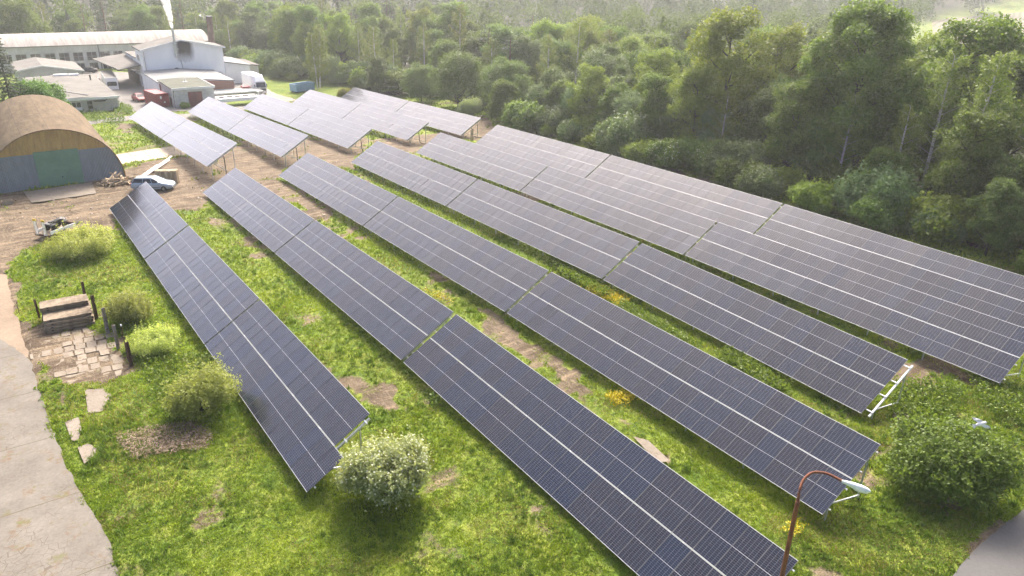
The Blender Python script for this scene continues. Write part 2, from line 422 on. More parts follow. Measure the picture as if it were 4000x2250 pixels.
# hard surfaces (outlines in 2576 px photograph pixels); ground is pressed down below them
def ruled(name, A, B, nu, nv, m, lift=0.03, jit=0.0, closed=True, label=None):
    """sheet between two edge lines on the ground, draped"""
    A = np.array(A, float)[:, :2]; B = np.array(B, float)[:, :2]
    def res(P, n):
        s = np.r_[0, np.cumsum(np.linalg.norm(np.diff(P, axis=0), axis=1))]; t = np.linspace(0, s[-1], n)
        return np.c_[np.interp(t, s, P[:, 0]), np.interp(t, s, P[:, 1])]
    a, b = res(A, nu), res(B, nu)
    if jit:
        j = (fbm(a[:, 0], a[:, 1], 0.7, 8) - 0.5) * 2 * jit; dirn = a - b; dirn /= np.linalg.norm(dirn, axis=1)[:, None] + 1e-9
        a = a + dirn * j[:, None]
        j = (fbm(b[:, 0], b[:, 1], 0.7, 18) - 0.5) * 2 * jit; b = b - dirn * j[:, None]
    t = np.linspace(0, 1, nv)[None, :, None]
    P = a[:, None] * (1 - t) + b[:, None] * t
    Z = gz(P[..., 0], P[..., 1]) + lift
    vs = np.dstack([P, Z]).reshape(-1, 3)
    fs = [(i * nv + j, i * nv + j + 1, (i + 1) * nv + j + 1, (i + 1) * nv + j) for i in range(nu - 1) for j in range(nv - 1)]
    me = bpy.data.meshes.new(name); me.from_pydata(vs.tolist(), [], fs); me.materials.append(m); me.update()
    uv = me.uv_layers.new(name='plan')
    import bmesh
    bm = bmesh.new(); bm.from_mesh(me); bmesh.ops.recalc_face_normals(bm, faces=bm.faces)
    if bm.faces and sum(f.normal.z for f in bm.faces) < 0: bmesh.ops.reverse_faces(bm, faces=bm.faces)
    bm.to_mesh(me); bm.free()
    o = link(name, me); tag(o, label, None, None, 'structure')
    PRESSED.append((np.vstack([a, b[::-1]]), lift)); return o
PRESSED = []

def road_mat(name, c1, c2, crack=True, joint=None, rough=0.9, soil=0.0):
    m, nt, p, N, L = nodes(name)
    oc = coords(nt)
    f = ramp(nt, math_(nt, 'ADD', math_(nt, 'MULTIPLY', noise(nt, 0.35, 6, 0.7, oc), 0.6), math_(nt, 'MULTIPLY', noise(nt, 6, 4, 0.7, oc), 0.4)), 0.38, 0.62)
    col = mixc(nt, f, c1, c2)
    col = mixc(nt, ramp(nt, noise(nt, 30, 3, 0.7, oc), 0.5, 0.75), col, tuple(x * 0.75 for x in c1))
    spots = ramp(nt, noise(nt, 4.5, 3, 0.6, oc), 0.66, 0.72); col = mixc(nt, math_(nt, 'MULTIPLY', spots, 0.45), col, (0.10, 0.075, 0.05))
    if crack:
        vo = N.new('ShaderNodeTexVoronoi'); vo.feature = 'DISTANCE_TO_EDGE'; vo.inputs['Scale'].default_value = 2.2
        wv = N.new('ShaderNodeVectorMath'); wv.operation = 'ADD'; L.new(oc, wv.inputs[0])
        nz = N.new('ShaderNodeTexNoise'); nz.inputs['Scale'].default_value = 2.0; L.new(nz.outputs[1], wv.inputs[1]); L.new(wv.outputs[0], vo.inputs['Vector'])
        k = math_(nt, 'MULTIPLY', math_(nt, 'LESS_THAN', vo.outputs[0], 0.018), ramp(nt, noise(nt, 0.22, 2, 0.5, oc), 0.53, 0.60))
        col = mixc(nt, math_(nt, 'MULTIPLY', k, 0.75), col, (0.09, 0.075, 0.055))
        v2 = N.new('ShaderNodeTexVoronoi'); v2.feature = 'DISTANCE_TO_EDGE'; v2.inputs['Scale'].default_value = 0.16; L.new(wv.outputs[0], v2.inputs['Vector'])
        v2m = math_(nt, 'MULTIPLY', math_(nt, 'LESS_THAN', v2.outputs[0], 0.004), ramp(nt, noise(nt, 0.15, 2, 0.5, oc), 0.5, 0.6)); col = mixc(nt, math_(nt, 'MULTIPLY', v2m, 0.45), col, (0.12, 0.10, 0.075))
    if joint:
        sp = N.new('ShaderNodeSeparateXYZ'); L.new(oc, sp.inputs[0])
        for ax, pitch, off in joint:
            t = math_(nt, 'FRACT', math_(nt, 'ADD', math_(nt, 'DIVIDE', math_(nt, 'ADD', sp.outputs[ax], math_(nt, 'MULTIPLY', noise(nt, 1.5, 2, 0.5, oc), 0.10)), pitch), off))
            col = mixc(nt, math_(nt, 'MULTIPLY', math_(nt, 'LESS_THAN', t, 0.07 / pitch), 0.8), col, (0.085, 0.075, 0.045))
    if soil:
        sf = ramp(nt, math_(nt, 'ADD', math_(nt, 'MULTIPLY', noise(nt, 0.9, 5, 0.7, oc), 0.7), math_(nt, 'MULTIPLY', noise(nt, 5, 4, 0.7, oc), 0.3)), 0.60 - 0.22 * soil, 0.70 - 0.22 * soil)
        col = mixc(nt, sf, col, mixc(nt, ramp(nt, noise(nt, 1.7, 4, 0.7, oc), 0.5, 0.62), (0.135, 0.098, 0.066), (0.11, 0.115, 0.04)))
    L.new(col, p.inputs['Base Color']); p.inputs['Roughness'].default_value = rough; p.inputs['Specular IOR Level'].default_value = 0.15
    bump(nt, noise(nt, 12, 4, 0.7, oc), 0.3, 0.02, p)
    return m
M['road_concrete'] = road_mat('road_concrete', (0.180, 0.164, 0.140), (0.112, 0.102, 0.087), joint=[(1, 6.0, 0.2)], soil=0.30)
M['asphalt'] = road_mat('asphalt', (0.125, 0.122, 0.118), (0.092, 0.090, 0.087), crack=True)
M['yard'] = road_mat('yard', (0.20, 0.19, 0.175), (0.15, 0.142, 0.132), crack=True)
M['slab_path'] = road_mat('slab_path', (0.44, 0.385, 0.31), (0.32, 0.27, 0.21), soil=0.15, joint=[(0, 2.0, 0.35), (1, 3.0, 0.1)])
M['apron'] = road_mat('apron', (0.24, 0.21, 0.17), (0.165, 0.14, 0.112), soil=0.2)
M['paver'] = road_mat('paver', (0.25, 0.212, 0.165), (0.15, 0.123, 0.096), joint=[(0, 1.0, 0.1), (1, 1.0, 0.3)], soil=1.0)

e = dpoly([(-8, 850), (30, 872), (75, 905), (100, 985), (140, 1100), (170, 1180), (215, 1260), (262, 1340), (300, 1449), (330, 1560), (350, 1700)])
ruled('concrete_road', e, e - np.array([6.5, 0.4, 0]), 120, 14, M['road_concrete'], 0.035, 0.16)
e2 = dpoly([(-60, 560), (-10, 700), (10, 800), (30, 872)])
ruled('dirt_track', dpoly([(15, 690), (30, 760), (52, 830), (72, 900)]), dpoly([(-60, 690), (-60, 760), (-60, 830), (-60, 900)]), 30, 10, road_mat('track', (0.25, 0.195, 0.14), (0.16, 0.12, 0.085), crack=False), 0.03, 0.3)
a = dpoly([(2370, 1500), (2397, 1449), (2450, 1386), (2500, 1340), (2576, 1282), (2680, 1215)])
ruled('asphalt_road', a, a + np.array([3.0, -7.5, 0]), 60, 12, M['asphalt'], 0.035, 0.10)
ruled('concrete_path', np.array([(6.5, 111.0), (13.3, 111.9), (20, 113.6), (26, 115.2)]), np.array([(6.5, 104.6), (12.9, 105.5), (20, 106.5), (26, 107.6)]), 30, 10, M['slab_path'], 0.03, 0.06)
ruled('hangar_apron', np.array([(1.9, 97.9), (8.9, 97.9)]), np.array([(2.3, 92.4), (8.6, 92.4)]), 12, 10, M['apron'], 0.04, 0.25)
ruled('service_road', dpoly([(150, 318), (270, 297), (335, 291), (470, 287), (560, 274), (640, 262), (690, 255)]), dpoly([(150, 330), (262, 308), (332, 303), (480, 298), (580, 284), (650, 270), (705, 262)]), 50, 6, M['yard'], 0.035, 0.2)
ruled('factory_yard', np.array([(21.6, 152.0), (21.6, 160), (21.8, 184), (22, 231)]), np.array([(31, 148.3), (38, 149.5), (52, 182), (58, 190)]), 60, 40, M['yard'], 0.03, 0.3)
ruled('truck_standing', np.array([(46, 150), (49, 168), (50, 190)]), np.array([(55, 153.5), (53.6, 166), (56, 190)]), 30, 10, road_mat('gravel_yard', (0.30, 0.27, 0.22), (0.22, 0.20, 0.16), crack=False), 0.028, 0.5)
YARD = dpoly([(62, 872), (88, 905), (130, 945), (190, 985), (330, 945), (318, 905), (290, 855), (240, 805)])
def paving():
    r = np.random.default_rng(77); vs = []; fs = []
    ca, sa = math.cos(math.radians(-4)), math.sin(math.radians(-4))
    for i in range(-9, 9):
        for j in range(-12, 10):
            cx, cy = .62 * (i + .5 * (j % 2) * .3) * 1.05, .88 * j; x, y = 1.2 + ca * cx - sa * cy, 51.0 + sa * cx + ca * cy
            if not inside(np.array([x]), np.array([y]), YARD)[0] or r.random() < .10 + .35 * (fbm(np.array([x]), np.array([y]), 2.0, 70)[0] > .56): continue
            z = g1(x, y) + r.uniform(-.02, .05); hx, hy = .30 * r.uniform(.86, 1.0), .42 * r.uniform(.86, 1.0); a = math.radians(-4) + r.normal() * .02; tx, ty = r.normal(size=2) * .02
            o = len(vs); c8 = [(-1, -1), (-.35, -1.03), (.4, -.98), (1, -1), (1.02, .2), (1, 1), (.3, 1.02), (-1, 1), (-.98, .1)]
            k_ = [(u + r.normal() * .05, v + r.normal() * .05) for u, v in c8]; n_ = len(k_)
            for zz in (0.0, -.10):
                for u, v in k_:
                    dx, dy = u * hx, v * hy; vs.append((x + dx * math.cos(a) - dy * math.sin(a), y + dx * math.sin(a) + dy * math.cos(a), z + dx * tx + dy * ty + zz))
            fs.append(tuple(range(o, o + n_))); fs += [(o + q, o + n_ + q, o + n_ + (q + 1) % n_, o + (q + 1) % n_) for q in range(n_)]
    me = bpy.data.meshes.new('paved_yard'); me.from_pydata(vs, [], fs); me.materials.append(road_mat('paver_slab', (0.27, 0.232, 0.18), (0.165, 0.135, 0.105), crack=False, soil=.35)); me.update()
    tag(link('paved_yard', me), kind='structure')
paving()
for k, pts in enumerate([[(214, 985), (262, 975), (280, 995), (258, 1035), (222, 1040)], [(163, 1060), (198, 1048), (206, 1078), (197, 1108), (180, 1110)], [(196, 1128), (220, 1118), (243, 1130), (238, 1152), (212, 1168)]]):
    P = dpoly(pts); n = len(P); h = n // 2
    ruled('concrete_patch', np.vstack([P[0], P[1], P[2]]), np.vstack([P[0] * .3 + P[4] * .7, P[4], P[3]]), 12, 8, M['apron'], 0.03, 0.32)
P = dpoly([(1592, 1098), (1630, 1108), (1685, 1160), (1655, 1166)])
ruled('concrete_patch', P[[0, 1]], P[[3, 2]], 8, 6, M['apron'], 0.03, 0.1)

roadmask = np.zeros(GX.shape, bool)
for poly, lift in PRESSED: roadmask |= inside(GX, GY, poly)
GZ -= np.where(roadmask, 0.13, 0.0)
GZ = np.where(GZ > gz(GX, GY) - 0.02, np.where(roadmask, gz(GX, GY) - 0.05, GZ), GZ)

def ground_mat():
    m, nt, p, N, L = nodes('ground')
    oc = coords(nt)
    at_ = N.new('ShaderNodeAttribute'); at_.attribute_name = 'dirt'
    g = mixc(nt, ramp(nt, noise(nt, 0.35, 5, 0.7, oc), 0.36, 0.64), (0.115, 0.185, 0.024), (0.24, 0.275, 0.046))
    g = mixc(nt, ramp(nt, noise(nt, 3.5, 5, 0.75, oc), 0.42, 0.66), g, (0.028, 0.060, 0.012))
    g = mixc(nt, math_(nt, 'MULTIPLY', ramp(nt, noise(nt, 0.9, 5, 0.7, oc), 0.56, 0.72), 0.6), g, (0.21, 0.19, 0.075))
    d = mixc(nt, ramp(nt, noise(nt, 0.5, 6, 0.7, oc, dist=0.6), 0.38, 0.62), (0.158, 0.122, 0.083), (0.076, 0.057, 0.040))
    d = mixc(nt, ramp(nt, noise(nt, 5, 5, 0.75, coords(nt, 'Object', (1.0, 0.3, 1.0))), 0.5, 0.72), d, (0.25, 0.205, 0.142))
    d = mixc(nt, math_(nt, 'MULTIPLY', ramp(nt, noise(nt, 22, 3, 0.7, oc), 0.6, 0.72), 0.7), d, (0.46, 0.40, 0.31))
    mp = N.new('ShaderNodeMapping'); mp.inputs['Rotation'].default_value = (0, 0, math.radians(35)); mp.inputs['Scale'].default_value = (0.22, 1.6, 1.0); L.new(oc, mp.inputs[0])
    tr = noise(nt, 1.0, 5, 0.65, mp.outputs[0], dist=0.8)
    d = mixc(nt, math_(nt, 'MULTIPLY', ramp(nt, tr, 0.52, 0.62), 0.75), d, (0.075, 0.052, 0.035)); d = mixc(nt, math_(nt, 'MULTIPLY', ramp(nt, tr, 0.46, 0.36), 0.6), d, (0.30, 0.225, 0.145))
    f = math_(nt, 'ADD', at_.outputs['Fac'], math_(nt, 'MULTIPLY', math_(nt, 'SUBTRACT', noise(nt, 4, 6, 0.82, oc), 0.5), 1.15))
    c = mixc(nt, ramp(nt, f, 0.28, 0.55), g, d)
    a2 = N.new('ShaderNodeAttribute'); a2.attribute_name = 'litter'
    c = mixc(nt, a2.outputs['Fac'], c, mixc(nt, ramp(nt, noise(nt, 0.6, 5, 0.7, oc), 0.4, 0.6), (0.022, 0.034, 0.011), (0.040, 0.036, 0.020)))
    L.new(c, p.inputs['Base Color']); p.inputs['Roughness'].default_value = 0.95; p.inputs['Specular IOR Level'].default_value = 0.1
    bump(nt, noise(nt, 6, 5, 0.75, oc), 0.9, 0.12, p)
    return m
M['ground'] = ground_mat()
ny, nx = GX.shape
me = bpy.data.meshes.new('ground')
me.vertices.add(nx * ny); me.vertices.foreach_set('co', np.dstack([GX, GY, GZ]).astype(np.float32).ravel())
idx = (np.arange(ny - 1)[:, None] * nx + np.arange(nx - 1)[None]).ravel()
q = np.c_[idx, idx + 1, idx + nx + 1, idx + nx].astype(np.int32)
me.loops.add(q.size); me.loops.foreach_set('vertex_index', q.ravel())
me.polygons.add(len(q)); me.polygons.foreach_set('loop_start', (np.arange(len(q)) * 4).astype(np.int32)); me.polygons.foreach_set('loop_total', np.full(len(q), 4, np.int32))
me.update(); me.validate()
at_ = me.attributes.new('dirt', 'FLOAT', 'POINT'); at_.data.foreach_set('value', GD.astype(np.float32).ravel())
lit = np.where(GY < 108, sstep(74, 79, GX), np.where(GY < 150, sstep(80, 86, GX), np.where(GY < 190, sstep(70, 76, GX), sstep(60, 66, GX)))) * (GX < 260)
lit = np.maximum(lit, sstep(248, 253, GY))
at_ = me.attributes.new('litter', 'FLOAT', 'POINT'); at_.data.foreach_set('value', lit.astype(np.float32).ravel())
me.materials.append(M['ground'])
me.polygons.foreach_set('use_smooth', np.ones(len(q), bool))
tag(link('ground', me), kind='structure')

# far sown field on the slope at the right
def crop_mat():
    m, nt, p, N, L = nodes('crop_rows')
    oc = coords(nt); sp = N.new('ShaderNodeSeparateXYZ'); L.new(oc, sp.inputs[0])
    s = math_(nt, 'SINE', math_(nt, 'MULTIPLY', math_(nt, 'ADD', math_(nt, 'MULTIPLY', sp.outputs[0], 0.30), math_(nt, 'ADD', math_(nt, 'MULTIPLY', sp.outputs[1], -0.95), math_(nt, 'MULTIPLY', noise(nt, 0.02, 2, 0.5, oc), 10.0))), 2.0))
    c = mixc(nt, ramp(nt, s, -0.3, 0.5), (0.15, 0.115, 0.07), (0.07, 0.08, 0.03))
    L.new(c, p.inputs['Base Color']); p.inputs['Roughness'].default_value = 1.0
    return m
fa = at_far(np.array([3640, 3700, 3800, 4000, 4250.]), np.array([88, 76, 68, 50, 30.])); fb = at_far(np.array([3660, 3740, 3850, 4000, 4250.]), np.array([175, 185, 190, 190, 190.]))
print('field', fa.round(0).tolist(), fb.round(0).tolist())
ruled('crop_field', fa, fb, 40, 20, crop_mat(), 0.6)

# ------------------------------------------------------------------ buildings (walls along X and Y, like the solar rows)
def window_y(parent, x0, x1, z0, z1, y, frame=None, glass=None, bars=1, hbars=0, depth=0.1, fw=0.07):
    """window in a wall facing -Y"""
    mb = MB(); f = fw
    mb.box(x0 - f, x1 + f, y - depth, y + 0.02, z1, z1 + f); mb.box(x0 - f, x1 + f, y - depth - 0.05, y + 0.02, z0 - f, z0)
    mb.box(x0 - f, x0, y - depth, y + 0.02, z0, z1); mb.box(x1, x1 + f, y - depth, y + 0.02, z0, z1)
    for k in range(1, bars + 1):
        c = x0 + (x1 - x0) * k / (bars + 1); mb.box(c - f * .5, c + f * .5, y - depth * .8, y + 0.02, z0, z1)
    for k in range(1, hbars + 1):
        c = z0 + (z1 - z0) * k / (hbars + 1); mb.box(x0, x1, y - depth * .75, y + 0.02, c - f * .4, c + f * .4)
    w = mb.build('window', frame or M['white_trim'], parent)
    g = MB().box(x0, x1, y - 0.035, y + 0.015, z0, z1).build('pane', glass or M['glass_dark'], w)
    return w
def window_x(parent, y0, y1, z0, z1, x, bars=1):
    mb = MB(); f = 0.08
    mb.box(x - .1, x + .02, y0 - f, y1 + f, z1, z1 + f); mb.box(x - .15, x + .02, y0 - f, y1 + f, z0 - f, z0)
    mb.box(x - .1, x + .02, y0 - f, y0, z0, z1); mb.box(x - .1, x + .02, y1, y1 + f, z0, z1)
    for k in range(1, bars + 1):
        c = y0 + (y1 - y0) * k / (bars + 1); mb.box(x - .08, x + .02, c - .04, c + .04, z0, z1)
    w = mb.build('window', M['white_trim'], parent)
    MB().box(x - .035, x + .015, y0, y1, z0, z1).build('pane', M['glass_dark'], w); return w

# --- arched store (quonset hangar)
HX, HY, HG, HA, HH_, HL = 5.75, 98.6, -1.95, 6.85, 6.65, 25.0
def arch(t, ra=HA, rh=HH_):
    return (HX + ra * math.cos(t), HG + rh * math.sin(t) ** 0.92)
R0 = empty('arched_store', (0, 0, 0), 0, 'rusty brown arched storage hall with green sliding gate and yellow gable', 'storage hall')
mb = MB(); n = 40
ts = [math.pi * i / n for i in range(n + 1)]
for rr, m in ((0, 0),):
    vs = []; ys = [HY - 0.35 + (HL + .35) * k / 12 for k in range(13)]
    for y in ys:
        for t in ts: x, z = arch(t, HA + .12, HH_ + .12); vs.append((x, y, z))
    mb.add(vs, [(k * (n + 1) + i, k * (n + 1) + i + 1, (k + 1) * (n + 1) + i + 1, (k + 1) * (n + 1) + i) for k in range(12) for i in range(n)], 0, True)
# rim and inner skin give the shell its thickness
vs = []
for y in (HY - .35, HY + HL):
    for t in ts:
        x, z = arch(t, HA + .12, HH_ + .12); vs.append((x, y, z))
    for t in ts:
        x, z = arch(t, HA, HH_); vs.append((x, y, z))
W_ = n + 1
mb.add(vs, [(i, i + 1, W_ + i + 1, W_ + i) for i in range(n)] + [(2 * W_ + i, 2 * W_ + i + 1, 3 * W_ + i + 1, 3 * W_ + i) for i in range(n)] + [(W_ + i, W_ + i + 1, 3 * W_ + i + 1, 3 * W_ + i) for i in range(n)], 1)
def hangar_roof_mat():
    m, nt, p, N, L = nodes('hangar_roof')
    oc = coords(nt); sp = N.new('ShaderNodeSeparateXYZ'); L.new(oc, sp.inputs[0])
    f = ramp(nt, math_(nt, 'ADD', math_(nt, 'MULTIPLY', noise(nt, 0.5, 5, 0.7, coords(nt, 'Object', (2.5, 0.5, 0.6))), 0.6), math_(nt, 'MULTIPLY', noise(nt, 5, 4, 0.7, oc), 0.4)), 0.36, 0.64)
    c = mixc(nt, f, (0.150, 0.112, 0.068), (0.062, 0.045, 0.030))
    c = mixc(nt, math_(nt, 'MULTIPLY', ramp(nt, noise(nt, 1.2, 4, 0.65, coords(nt, 'Object', (0.5, 3.0, 0.5))), 0.56, 0.75), 0.5), c, (0.27, 0.22, 0.155))
    t = math_(nt, 'FRACT', math_(nt, 'DIVIDE', sp.outputs[1], 3.6)); seam = math_(nt, 'LESS_THAN', t, 0.012)
    at2 = math_(nt, 'ARCTAN2', math_(nt, 'SUBTRACT', sp.outputs[0], HX), math_(nt, 'SUBTRACT', sp.outputs[2], HG))
    s2 = math_(nt, 'LESS_THAN', math_(nt, 'FRACT', math_(nt, 'DIVIDE', at2, 0.42)), 0.02)
    c = mixc(nt, math_(nt, 'MULTIPLY', math_(nt, 'MAXIMUM', seam, s2), 0.65), c, (0.05, 0.04, 0.035))
    L.new(c, p.inputs['Base Color']); p.inputs['Roughness'].default_value = 0.95; p.inputs['Specular IOR Level'].default_value = 0.1
    return m
mb.build('roof', [hangar_roof_mat(), mat('arch_rim', (0.30, 0.21, 0.11), 0.8, col2=(0.16, 0.1, 0.06))], R0)
def corr_mat(name, c1, c2, pitch=0.15, ax=0, scale=1.2):
    m, nt, p, N, L = nodes(name)
    oc = coords(nt); sp = N.new('ShaderNodeSeparateXYZ'); L.new(oc, sp.inputs[0])
    w = math_(nt, 'SINE', math_(nt, 'MULTIPLY', sp.outputs[ax], 2 * math.pi / pitch))
    f = ramp(nt, math_(nt, 'ADD', math_(nt, 'MULTIPLY', noise(nt, scale, 5, 0.7, coords(nt, 'Object', (2.2, 2.2, 0.5))), 0.75), math_(nt, 'MULTIPLY', noise(nt, 9, 3, 0.7, oc), 0.25)), 0.36, 0.64)
    L.new(mixc(nt, f, c1, c2), p.inputs['Base Color']); p.inputs['Roughness'].default_value = 0.7
    bump(nt, w, 0.8, 0.03, p); return m
zline = HG + 4.05
def gable_poly(z0, z1, xa, xb):
    """part of the gable between heights z0,z1 and x limits"""
    top = []
    for i in range(121):
        t = math.pi * i / 120; x, z = arch(t)
        if z0 <= z and xa <= x <= xb: top.append((x, min(z, z1)))
    return top
xR = max(x for x, z in [arch(math.pi * i / 400) for i in range(401)] if z >= zline); xL = 2 * HX - xR
yel = [(xR, zline)] + gable_poly(zline, 99, xL, xR) + [(xL, zline)]
MB().prism(yel, 'y', HY, HY + 0.1).build('upper_gable', corr_mat('yellow_cladding', (0.46, 0.31, 0.095), (0.27, 0.165, 0.06), 0.3, 0, 0.8), R0)
greyc = corr_mat('grey_cladding', (0.20, 0.24, 0.27), (0.15, 0.175, 0.195), 0.16)
for xa, xb in ((8.15, 99), (-99, 3.75)):
    g_ = gable_poly(HG - 1, zline, xa, xb)
    lo_ = max(xa, HX - HA); hi_ = min(xb, HX + HA)
    g_ = [(hi_ if xa > 0 else hi_, HG - .4)] + g_ + [(lo_, HG - .4)]
    if xa > 0: g_ = [(hi_, HG - .4)] + gable_poly(HG - 1, zline, xa, xb) + [(xa, zline), (xa, HG - .4)]
    else: g_ = [(xb, HG - .4), (xb, zline)] + gable_poly(HG - 1, zline, xa, xb) + [(lo_, HG - .4)]
    MB().prism(g_, 'y', HY + .01, HY + 0.1).build('side_cladding', greyc, R0)
door = MB().box(3.70, 8.2, HY - .10, HY - .02, HG + .08, zline + .12).box(3.68, 8.22, HY - .13, HY - .02, zline + .12, zline + .2).build('sliding_gate', mat('green_gate', (0.135, 0.255, 0.175), 0.7, scale=0.6, col2=(0.10, 0.19, 0.135), fine=6), R0)
MB().box(5.25, 6.25, HY - .135, HY - .10, HG + .15, HG + 2.15).build('wicket_door', mat('green_gate_dark', (0.105, 0.225, 0.145), 0.6, scale=0.8, col2=(0.085, 0.18, 0.12)), door)
MB().box(6.02, 6.16, HY - .17, HY - .135, HG + 1.05, HG + 1.2).build('handle', M['black'], door)

# --- factory with soot stain and flue
FG = -5.6
def soot_wall():
    m, nt, p, N, L = nodes('sooty_white_wall')
    oc = coords(nt); sp = N.new('ShaderNodeSeparateXYZ'); L.new(oc, sp.inputs[0])
    wob = math_(nt, 'MULTIPLY', math_(nt, 'SUBTRACT', noise(nt, 0.9, 4, 0.6, coords(nt, 'Object', (1.6, 1, 0.6))), 0.5), 1.6)
    dx = math_(nt, 'ABSOLUTE', math_(nt, 'ADD', math_(nt, 'SUBTRACT', sp.outputs[0], 40.05), math_(nt, 'MULTIPLY', wob, 0.4)))
    fx = ramp(nt, dx, 2.1, 1.1); fz = ramp(nt, math_(nt, 'ADD', sp.outputs[2], wob), 0.6, 2.9)
    fy = ramp(nt, sp.outputs[1], 183.0, 182.8)
    f = math_(nt, 'MULTIPLY', math_(nt, 'MULTIPLY', fx, fz), fy)
    base = mixc(nt, ramp(nt, noise(nt, 0.3, 5, 0.7, coords(nt, 'Object', (1, 1, 0.35))), 0.42, 0.75), (0.80, 0.80, 0.79), (0.70, 0.70, 0.69))
    L.new(mixc(nt, math_(nt, 'POWER', f, 0.75), base, (0.015, 0.015, 0.017)), p.inputs['Base Color']); p.inputs['Roughness'].default_value = 0.85
    return m
R1 = empty('factory_hall', (0, 0, 0), 0, 'white gabled factory hall with black soot stain beside its steel flue', 'factory')
MB().prism([(31.2, FG), (48.35, FG), (48.35, 3.5), (39.4, 5.25), (31.2, 3.45)], 'y', 182.6, 190.5).build('wall', soot_wall(), R1)
mb = MB()
for (xa, za, xb, zb) in ((30.7, 3.36, 39.4, 5.30), (39.4, 5.30, 48.85, 3.42)):
    mb.prism([(xa, za), (xb, zb), (xb, zb + .22), (xa, za + .22)], 'y', 182.1, 191)
mb.build('roof', M['roof_felt'], R1)
mb = MB()
for (xa, za, xb, zb) in ((30.7, 3.36, 39.4, 5.30), (39.4, 5.30, 48.85, 3.42)):
    mb.prism([(xa, za - .03), (xb, zb - .03), (xb, zb + .27), (xa, za + .27)], 'y', 182.0, 182.1)
mb.build('verge_board', M['white_trim'], R1)
MB().box(31.25, 48.3, 190.6, 203, FG, .9).build('rear_wing', M['white_wall'], R1)
MB().box(31.0, 48.5, 191.05, 203.3, .9, 1.12).build('rear_roof', M['roof_felt'], R1)
window_x(R1, 186.2, 188.8, 0.75, 2.1, 31.2)
window_x(R1, 184.2, 185.6, -3.6, -1.2, 31.2); window_x(R1, 187.2, 188.4, -4.4, -2.6, 31.2)
MB().tube([(31.45, 182.35, 3.2), (31.5, 182.4, 2.8), (31.5, 182.4, -5.2)], 0.09, 8).build('downpipe', M['steel'], R1)
MB().box(37.45, 38.15, 182.54, 182.62, -1.6, -0.5).build('louvre', M['dark_metal'], R1)
MB().tube([(38.9, 182.3, 1.3), (39.0, 182.3, 0.4), (39.2, 182.3, -1.6), (40, 182.3, -2.0), (47.2, 182.2, -1.9), (47.6, 182.2, -2.2), (47.8, 182.2, -3.4)], 0.10, 8).build('wall_pipe', M['steel'], R1)
mb = MB().tube([(38.12, 182.15, 1.6), (38.10, 182.15, 5.0), (38.05, 182.15, 8.0)], 0.27, 14)
mb.tube([(38.12, 182.15, 2.9), (38.12, 182.15, 3.0)], 0.36, 14).tube([(38.07, 182.15, 6.6), (38.07, 182.15, 6.75)], 0.34, 14)
flue = mb.build('flue', M['steel'], R1)
mb = MB()
for dx, dy in ((-.5, -.42), (.5, -.42), (-.5, .3), (.5, .3)):
    mb.beam((38.1 + dx, 182.15 + dy, 2.2 if dy < 0 else 4.5), (38.1 + dx, 182.15 + dy, 6.75), .06, .06)
for z in (2.4, 3.6, 4.8, 6.0, 6.7):
    mb.beam((37.6, 181.73, z), (38.6, 181.73, z), .05, .05); mb.beam((37.6, 181.73, z), (37.6, 182.45, z), .05, .05); mb.beam((38.6, 181.73, z), (38.6, 182.45, z), .05, .05)
for k in range(3): mb.beam((37.6, 181.73, 2.4 + 1.4 * k), (38.6, 181.73, 3.7 + 1.4 * k), .04, .04)
mb.build('flue_lattice', M['galv'], flue)
can = MB().add([(31.15, 186.0, 0.05), (31.15, 206, 0.35), (24.2, 206, -0.55), (26.6, 186.0, -0.75), (31.15, 186.0, -.12), (31.15, 206, .17), (24.2, 206, -.73), (26.6, 186.0, -.93)],
               [(0, 1, 2, 3), (7, 6, 5, 4), (0, 3, 7, 4), (3, 2, 6, 7), (2, 1, 5, 6), (1, 0, 4, 5)]).build('dock_canopy', M['roof_felt'], R1)
mb = MB()
for y in (186.4, 192, 198, 204): mb.beam((31.2, y, -1.5), (26.4, y, -.95), .12, .2)
mb.beam((26.4, 186.3, -.95), (26.4, 205.5, -.85), .14, .2)
for y in (188.3, 203): mb.beam((27.2, y, -1.0), (27.2, y, -5.5), .16, .16)
mb.build('canopy_steelwork', M['dark_metal'], can)
MB().box(31.05, 31.2, 190, 204, -5.4, -2.6).build('loading_bay', mat('bay', (0.16, 0.13, 0.11), 0.85, scale=1.5, col2=(0.07, 0.065, 0.06)), R1)

R2 = empty('factory_annex', (0, 0, 0), 0, 'low white annex at the right end of the sooty factory hall', 'annex')
MB().prism([(48.36, -6), (53.95, -6), (53.95, -.75), (48.36, .2)], 'y', 182.3, 196).build('wall', M['white_wall'], R2)
MB().prism([(48.38, .2), (54.2, -.76), (54.2, -.55), (48.38, .42)], 'y', 182.0, 196.4).build('roof', M['roof_metal'], R2)
R3 = empty('rear_shed', (0, 0, 0), 0, 'small pale shed with mossy roof behind the white annex', 'shed')
MB().prism([(53.97, -6), (57.9, -6), (57.9, -1.75), (53.97, -1.3)], 'y', 188.5, 200).build('wall', M['old_plaster'], R3)
MB().prism([(53.97, -1.3), (58.2, -1.79), (58.2, -1.55), (53.97, -1.05)], 'y', 188.1, 200.4).build('roof', M['roof_felt'], R3)
R3b = empty('brown_chimney_stack', (52.1, 206, -5.8), 0, 'tall rusty brown round chimney behind the factory roof', 'chimney')
MB().tube([(0, 0, 0), (-.05, 0, 8), (.1, 0, 14.0)], [.85, .78, .72], 20).build('shaft', M['brown_metal'], R3b)
MB().tube([(.1, 0, 14.0), (.1, 0, 14.35)], [.80, .80], 20).build('cap', M['dark_metal'], R3b)
mb = MB().beam((-.6, 0, 14.1), (-1.9, 0, 14.2), .08, .08); mb.tube([(-1.9, 0, 14.2), (-2.05, -.1, 14.6)], [.12, .28], 10)
